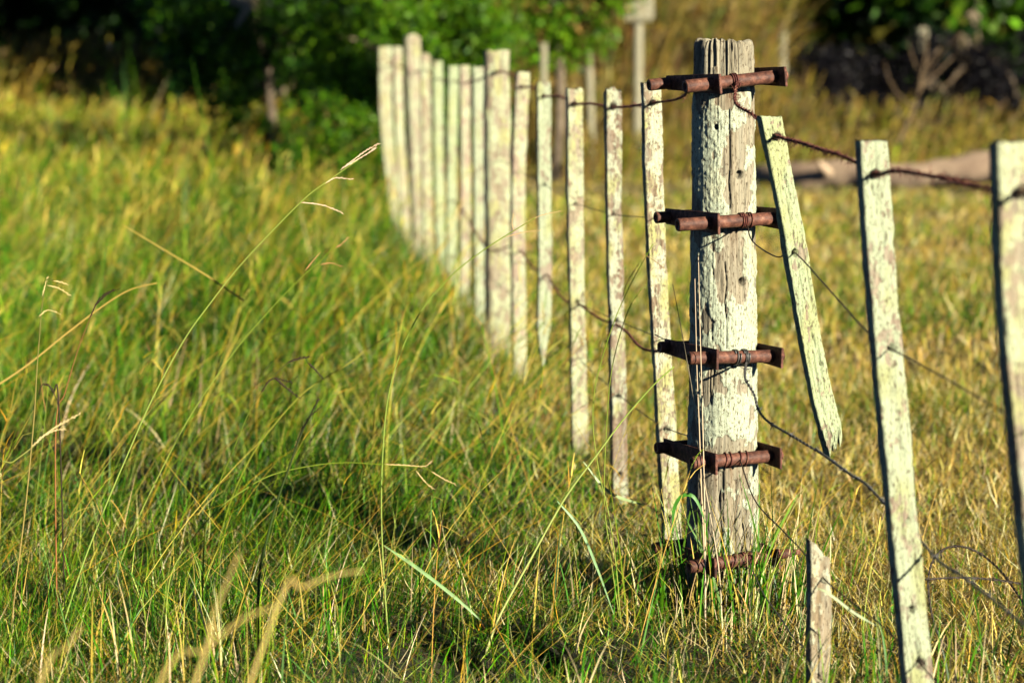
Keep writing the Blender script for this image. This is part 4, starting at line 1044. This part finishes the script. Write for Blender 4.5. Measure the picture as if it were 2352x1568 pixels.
# ------------------------------------------------------------------ single stems and blades that stand out
def stem_obj(label, pts, Y, r=.0013, col=YGREEN, col2=None, heads=(), hcol=(.50, .36, .20), root_down=True, hr=.0022, dY=0.0):
    n0 = len(pts); r = max(r, .0012)
    path = [P(x, y, Y + dY * k / max(1, n0 - 1)) for k, (x, y) in enumerate(pts)]
    if root_down:
        q = path[-1]
        if q.z > .02: path.append(Vector((q.x + (q.x - path[-2].x) * .3, q.y, 0)))
    sp_ = smooth_path(path, 8)
    V, F = tube(sp_, np.linspace(r * .7, r * 1.5, len(sp_)), 6)
    t = np.repeat(np.linspace(0, 1, len(sp_)), 6); t = np.concatenate([t, [0, 1]])[:, None]
    c2 = np.array(col2 or col); C = np.array(col) * (1 - t) + c2 * t
    root = empty('seed_stem', sp_[-1]); tag(root, label, 'grass stem', 'single grass stems')
    link('stalk', np_mesh('stalk', V, F, C), M_STRAW, root)
    for hd in heads:
        h0 = P(*hd[0], Y); near = min(sp_, key=lambda q_: (q_ - h0).length)
        if (near - h0).length > .002:
            V, F = tube(smooth_path([near, near.lerp(h0, .5) + Vector((0, 0, .002)), h0], 4), .0006, 5)
            link('branchlet', np_mesh('branchlet', V, F, np.tile(np.array(col), (len(V), 1))), M_STRAW, root)
        hr_ = hr * .68; rj = random.Random(int(hd[0][0]))
        hp = smooth_path([P(x, y, Y) for x, y in hd], 6)
        Q = np.array([tuple(p) for p in hp]); L = np.linalg.norm(np.diff(Q, axis=0), axis=1).sum()
        m = max(8, int(L / .0022)); s = np.linspace(0, 1, m); s0 = np.linspace(0, 1, len(Q))
        q = np.stack([np.interp(s, s0, Q[:, k]) for k in range(3)], 1)
        rr = hr * (.45 + .75 * np.abs(np.sin(np.arange(m) * 1.35))) * np.clip(1.3 - s, .3, 1) * np.clip(.25 + s * 6, 0, 1)
        sk = [tube(q, rr * .55, 6)]
        T_ = np.gradient(q, axis=0); T_ /= np.linalg.norm(T_, axis=1)[:, None]
        for k in range(2, m - 1, 2):
            sd_ = np.cross(T_[k], [0.1, 1, .1]); sd_ = sd_ / np.linalg.norm(sd_) * (1 if (k // 2) % 2 else -1)
            if rj.random() < .18: continue
            u_ = rj.uniform(.6, 1.25); sk.append(tube([q[k], q[k] + T_[k] * .0030 * u_ + sd_ * hr_ * .9, q[k] + T_[k] * .0066 * u_ + sd_ * hr_ * u_], [hr_ * .35, hr_ * .5 * u_, hr_ * .12], 4, cap=False))
        V, F = merge(sk)
        link('seed_head', np_mesh('seed_head', V, F, np.tile(np.array(hcol), (len(V), 1))), M_STRAW, root)
DARKH = (.030, .018, .012)
stem_obj('long pale stem leaning right with a forked white seed head against the shrub', [(822, 368), (750, 418), (690, 465), (560, 600), (480, 700), (420, 785), (350, 915), (290, 1050), (235, 1180), (185, 1310), (140, 1450)], 5.25, .0014, PALE, (.24, .34, .07),
         [[(780, 392), (835, 350), (870, 330)], [(790, 385), (840, 355), (862, 340)], [(746, 422), (770, 409), (812, 412)], [(690, 465), (740, 471), (787, 489)]], (.70, .52, .36))
stem_obj('tall curved stem arching from bottom centre to a thin head at the squared post', [(1230, 500), (1180, 530), (1110, 575), (1040, 630), (970, 710), (920, 810), (890, 920), (878, 1060), (876, 1190), (882, 1330), (892, 1470), (900, 1580)], 5.2, .0014, YGREEN, (.26, .34, .08),
         [[(1195, 520), (1240, 496), (1292, 484)], [(1180, 532), (1176, 510), (1180, 490)], [(1160, 545), (1200, 534), (1245, 528)]], (.50, .34, .16), hr=.0016)
stem_obj('red brown stem with a dark curled seed head at the left', [(225, 690), (205, 735), (180, 800), (150, 900), (128, 990)], 5.4, .0011, (.10, .06, .02), (.30, .12, .04), [[(205, 735), (220, 700), (240, 675), (276, 663)], [(216, 705), (240, 680), (262, 665)]], DARKH, hr=.0026)
stem_obj('thick dark stem with black nodding seed heads left of centre', [(733, 915), (712, 955), (690, 1000), (665, 1070), (640, 1140), (615, 1230), (595, 1330)], 5.0, .0024, (.03, .028, .01), (.03, .07, .01), [[(690, 990), (715, 950), (728, 918)], [(702, 965), (725, 945), (735, 935)]], DARKH, hr=.002)
stem_obj('thin stem with four black drooping seed heads left of centre', [(700, 822), (660, 835), (625, 868), (598, 905), (575, 940), (545, 1010), (500, 1120), (470, 1230)], 5.15, .0008, (.05, .045, .02), YGREEN, [[(660, 832), (690, 822), (718, 820)], [(706, 832), (725, 850), (744, 872)], [(628, 865), (655, 888), (687, 914)], [(598, 905), (625, 870), (672, 878)]], DARKH, hr=.0030)
stem_obj('small stem with pale segmented seed heads at the far left', [(108, 640), (97, 700), (90, 780), (84, 860), (78, 960), (60, 1150), (30, 1400), (15, 1580)], 5.1, .0009, (.12, .12, .03), (.35, .26, .08), [[(97, 680), (104, 655), (110, 635)], [(108, 655), (135, 662), (160, 678)], [(122, 645), (140, 648), (158, 655)], [(88, 728), (110, 712), (140, 722)]], (.62, .50, .22), hr=.0022)
stem_obj('stem with a black drooping head low at the left', [(90, 905), (96, 885), (108, 882), (122, 900), (135, 930)], 5.3, .0012, DARKH, DARKH, [[(100, 884), (115, 888), (136, 930)]], DARKH, hr=.003)
stem_obj('feathery tan seed head at the lower left', [(178, 952), (140, 975), (100, 1000), (70, 1030), (30, 1060), (-20, 1100)], 5.2, .0012, (.45, .36, .16), YGREEN, [[(70, 1028), (120, 985), (185, 950)], [(85, 1010), (120, 990), (150, 985)]], (.58, .46, .22), hr=.0035)
stem_obj('thin horizontal stem drooping to spotted seed heads near the bottom centre', [(960, 1072), (900, 1068), (790, 1062), (700, 1072), (620, 1092), (560, 1125), (500, 1170), (440, 1240), (390, 1330)], 5.1, .0009, YGREEN, PALE, [[(880, 1066), (930, 1068), (975, 1070), (994, 1056)], [(990, 1082), (1020, 1100), (1046, 1112)], [(955, 1080), (975, 1105), (995, 1122)]], (.58, .42, .20), hr=.0022)
stem_obj('bright green stem crossing the lowest battens up to the third strainer', [(1548, 842), (1500, 885), (1430, 965), (1370, 1045), (1310, 1125), (1270, 1190), (1215, 1290), (1170, 1370), (1140, 1430), (1115, 1500)], 5.2, .0021, (.20, .30, .04), (.42, .46, .16), (), root_down=True)
stem_obj('fine stem curving up beside the brown batten', [(1500, 560), (1450, 650), (1410, 740), (1378, 840), (1365, 900), (1362, 980), (1375, 1080), (1398, 1180), (1415, 1300), (1425, 1420)], 5.35, .0010, YGREEN, PALE, [[(1480, 585), (1505, 600), (1530, 620)], [(1470, 600), (1440, 650), (1430, 680)]], (.25, .16, .06), hr=.0014)
stem_obj('fine stem crossing the pale batten behind the curved one', [(1475, 660), (1440, 720), (1405, 850), (1392, 1000), (1388, 1150), (1400, 1260), (1420, 1400)], 5.4, .0010, YGREEN, PALE, [[(1450, 700), (1470, 672), (1500, 655)]], (.40, .30, .10), hr=.0014)
stem_obj('straight white straw running up the shaded left side of the main post', [(1596, 640), (1598, 740), (1601, 860), (1606, 980), (1612, 1150), (1618, 1290)], 5.36, .0012, (.55, .42, .28), (.60, .48, .30))
stem_obj('second white straw standing in front of the main post left of centre', [(1604, 590), (1608, 760), (1612, 900), (1617, 1100), (1620, 1300)], 5.33, .0012, (.60, .48, .32), (.62, .50, .32))
stem_obj('thin dark stem slanting between the nearest batten and the main post', [(1545, 652), (1560, 730), (1578, 830), (1590, 900), (1602, 1000), (1615, 1090), (1650, 1300)], 5.3, .0010, (.06, .05, .03), (.55, .46, .30))
stem_obj('curved yellow stem sweeping up across the meadow left of the squared post', [(920, 760), (860, 790), (800, 835), (700, 900), (610, 1000), (560, 1080), (520, 1180), (490, 1300)], 6.2, .0015, (.36, .30, .06), YGREEN)
stem_obj('yellow stem crossing down from left to right in the middle of the meadow', [(280, 515), (370, 570), (470, 630), (560, 690)], 6.9, .0020, (.38, .28, .06), (.38, .28, .06), root_down=False)
stem_obj('long yellow stem leaning right across the left of the meadow', [(360, 650), (300, 665), (240, 700), (160, 760), (60, 840), (-30, 900)], 6.3, .0020, (.40, .28, .06), (.42, .30, .08), root_down=False)
stem_obj('green stem rising to a rusty seed head in the middle of the meadow', [(770, 560), (745, 590), (700, 630), (640, 690), (560, 780), (500, 860), (440, 950), (380, 1060), (300, 1230), (240, 1400)], 5.8, .0013, YGREEN, (.25, .30, .06), [[(700, 622), (718, 600), (735, 580)], [(735, 608), (760, 604), (785, 612)], [(770, 570), (785, 560), (800, 545)]], (.45, .24, .10), hr=.0022)
# out of focus straws close to the camera
for lb, pts, Y in (('blurred straw close to the camera at the bottom left corner', [(185, 1440), (150, 1490), (90, 1570)], 2.9),
                   ('blurred bent straw close to the camera at bottom left', [(640, 1390), (560, 1420), (470, 1490), (360, 1580)], 2.8),
                   ('blurred straw rising from the lower edge left of centre', [(550, 1270), (520, 1340), (480, 1440), (470, 1500)], 2.9),
                   ('blurred short straw lying above the lower edge left of centre', [(835, 1310), (770, 1320), (690, 1350), (640, 1385)], 3.0)):
    path = [P(x, y, Y) for x, y in pts]; q = path[-1]; path.append(Vector((q.x - .12, q.y - .1, max(0, q.z - .35))))
    sp_ = smooth_path(path, 6)
    V, F = tube(sp_, np.linspace(.0012, .0024, len(sp_)), 6)
    root = empty('straw_stem', sp_[-1]); tag(root, lb, 'straw', 'single grass stems')
    link('stalk', np_mesh('stalk', V, F, np.tile(np.array((.50, .38, .12)), (len(V), 1))), M_STRAW, root)
# broad blades
def blade_obj(label, pts, Y, w, col, yaw=0.2):
    path = smooth_path([P(x, y, Y) for x, y in pts], 8); n = len(path)
    A = np.array([tuple(p) for p in path]); T = np.gradient(A, axis=0)
    # across the blade, perpendicular to its run and to a normal tilted at the camera
    Nn = np.array([math.sin(yaw), -math.cos(yaw), .35]); S_ = np.cross(T, Nn); S_ /= np.linalg.norm(S_, axis=1)[:, None]
    t = np.linspace(0, 1, n); hw = .5 * w * np.clip(np.minimum(.25 + t * 3.5, .25 + (1 - t) * 2.0), .2, 1)
    mid = A + Nn * (-.12) * hw[:, None]
    V = np.stack([A - S_ * hw[:, None], mid, A + S_ * hw[:, None]], 1).reshape(-1, 3)
    i = np.arange(n - 1) * 3
    F = np.concatenate([np.stack([i, i + 1, i + 4, i + 3], 1), np.stack([i + 1, i + 2, i + 5, i + 4], 1)])
    C = np.tile(np.array(col), (len(V), 1)) * (1 + .15 * R.standard_normal((len(V), 1)))
    root = empty('grass_sprig', path[-1]); tag(root, label, 'grass', 'single broad grass blades'); link('blade', np_mesh('blade', V, F, np.clip(C, 0.01, .9)), M_BLADE, root)
blade_obj('broad grey green blade slanting down to the right at bottom centre', [(882, 1252), (960, 1305), (1050, 1375), (1120, 1438)], 5.1, .0075, (.12, .23, .06))
blade_obj('broad green blade arching over left of the main post foot', [(1545, 1225), (1548, 1170), (1565, 1140), (1590, 1138), (1608, 1165), (1620, 1200)], 5.3, .008, (.04, .16, .012))
blade_obj('long green blade slanting down to the right of the broken stub', [(1480, 1160), (1400, 1130), (1340, 1060)], 5.6, .007, (.22, .30, .12))
blade_obj('green blade crossing in front of the batten next to the main post', [(1280, 1150), (1330, 1210), (1370, 1300), (1410, 1410)], 5.25, .006, (.14, .26, .10))
blade_obj('narrow green blade rising right of the main post', [(1832, 1135), (1800, 1195), (1770, 1260), (1750, 1320)], 5.3, .0045, (.14, .26, .03))
blade_obj('green blade leaning right below the broken stub top', [(2010, 1435), (1960, 1405), (1900, 1360), (1875, 1350)], 4.5, .005, (.20, .26, .12))
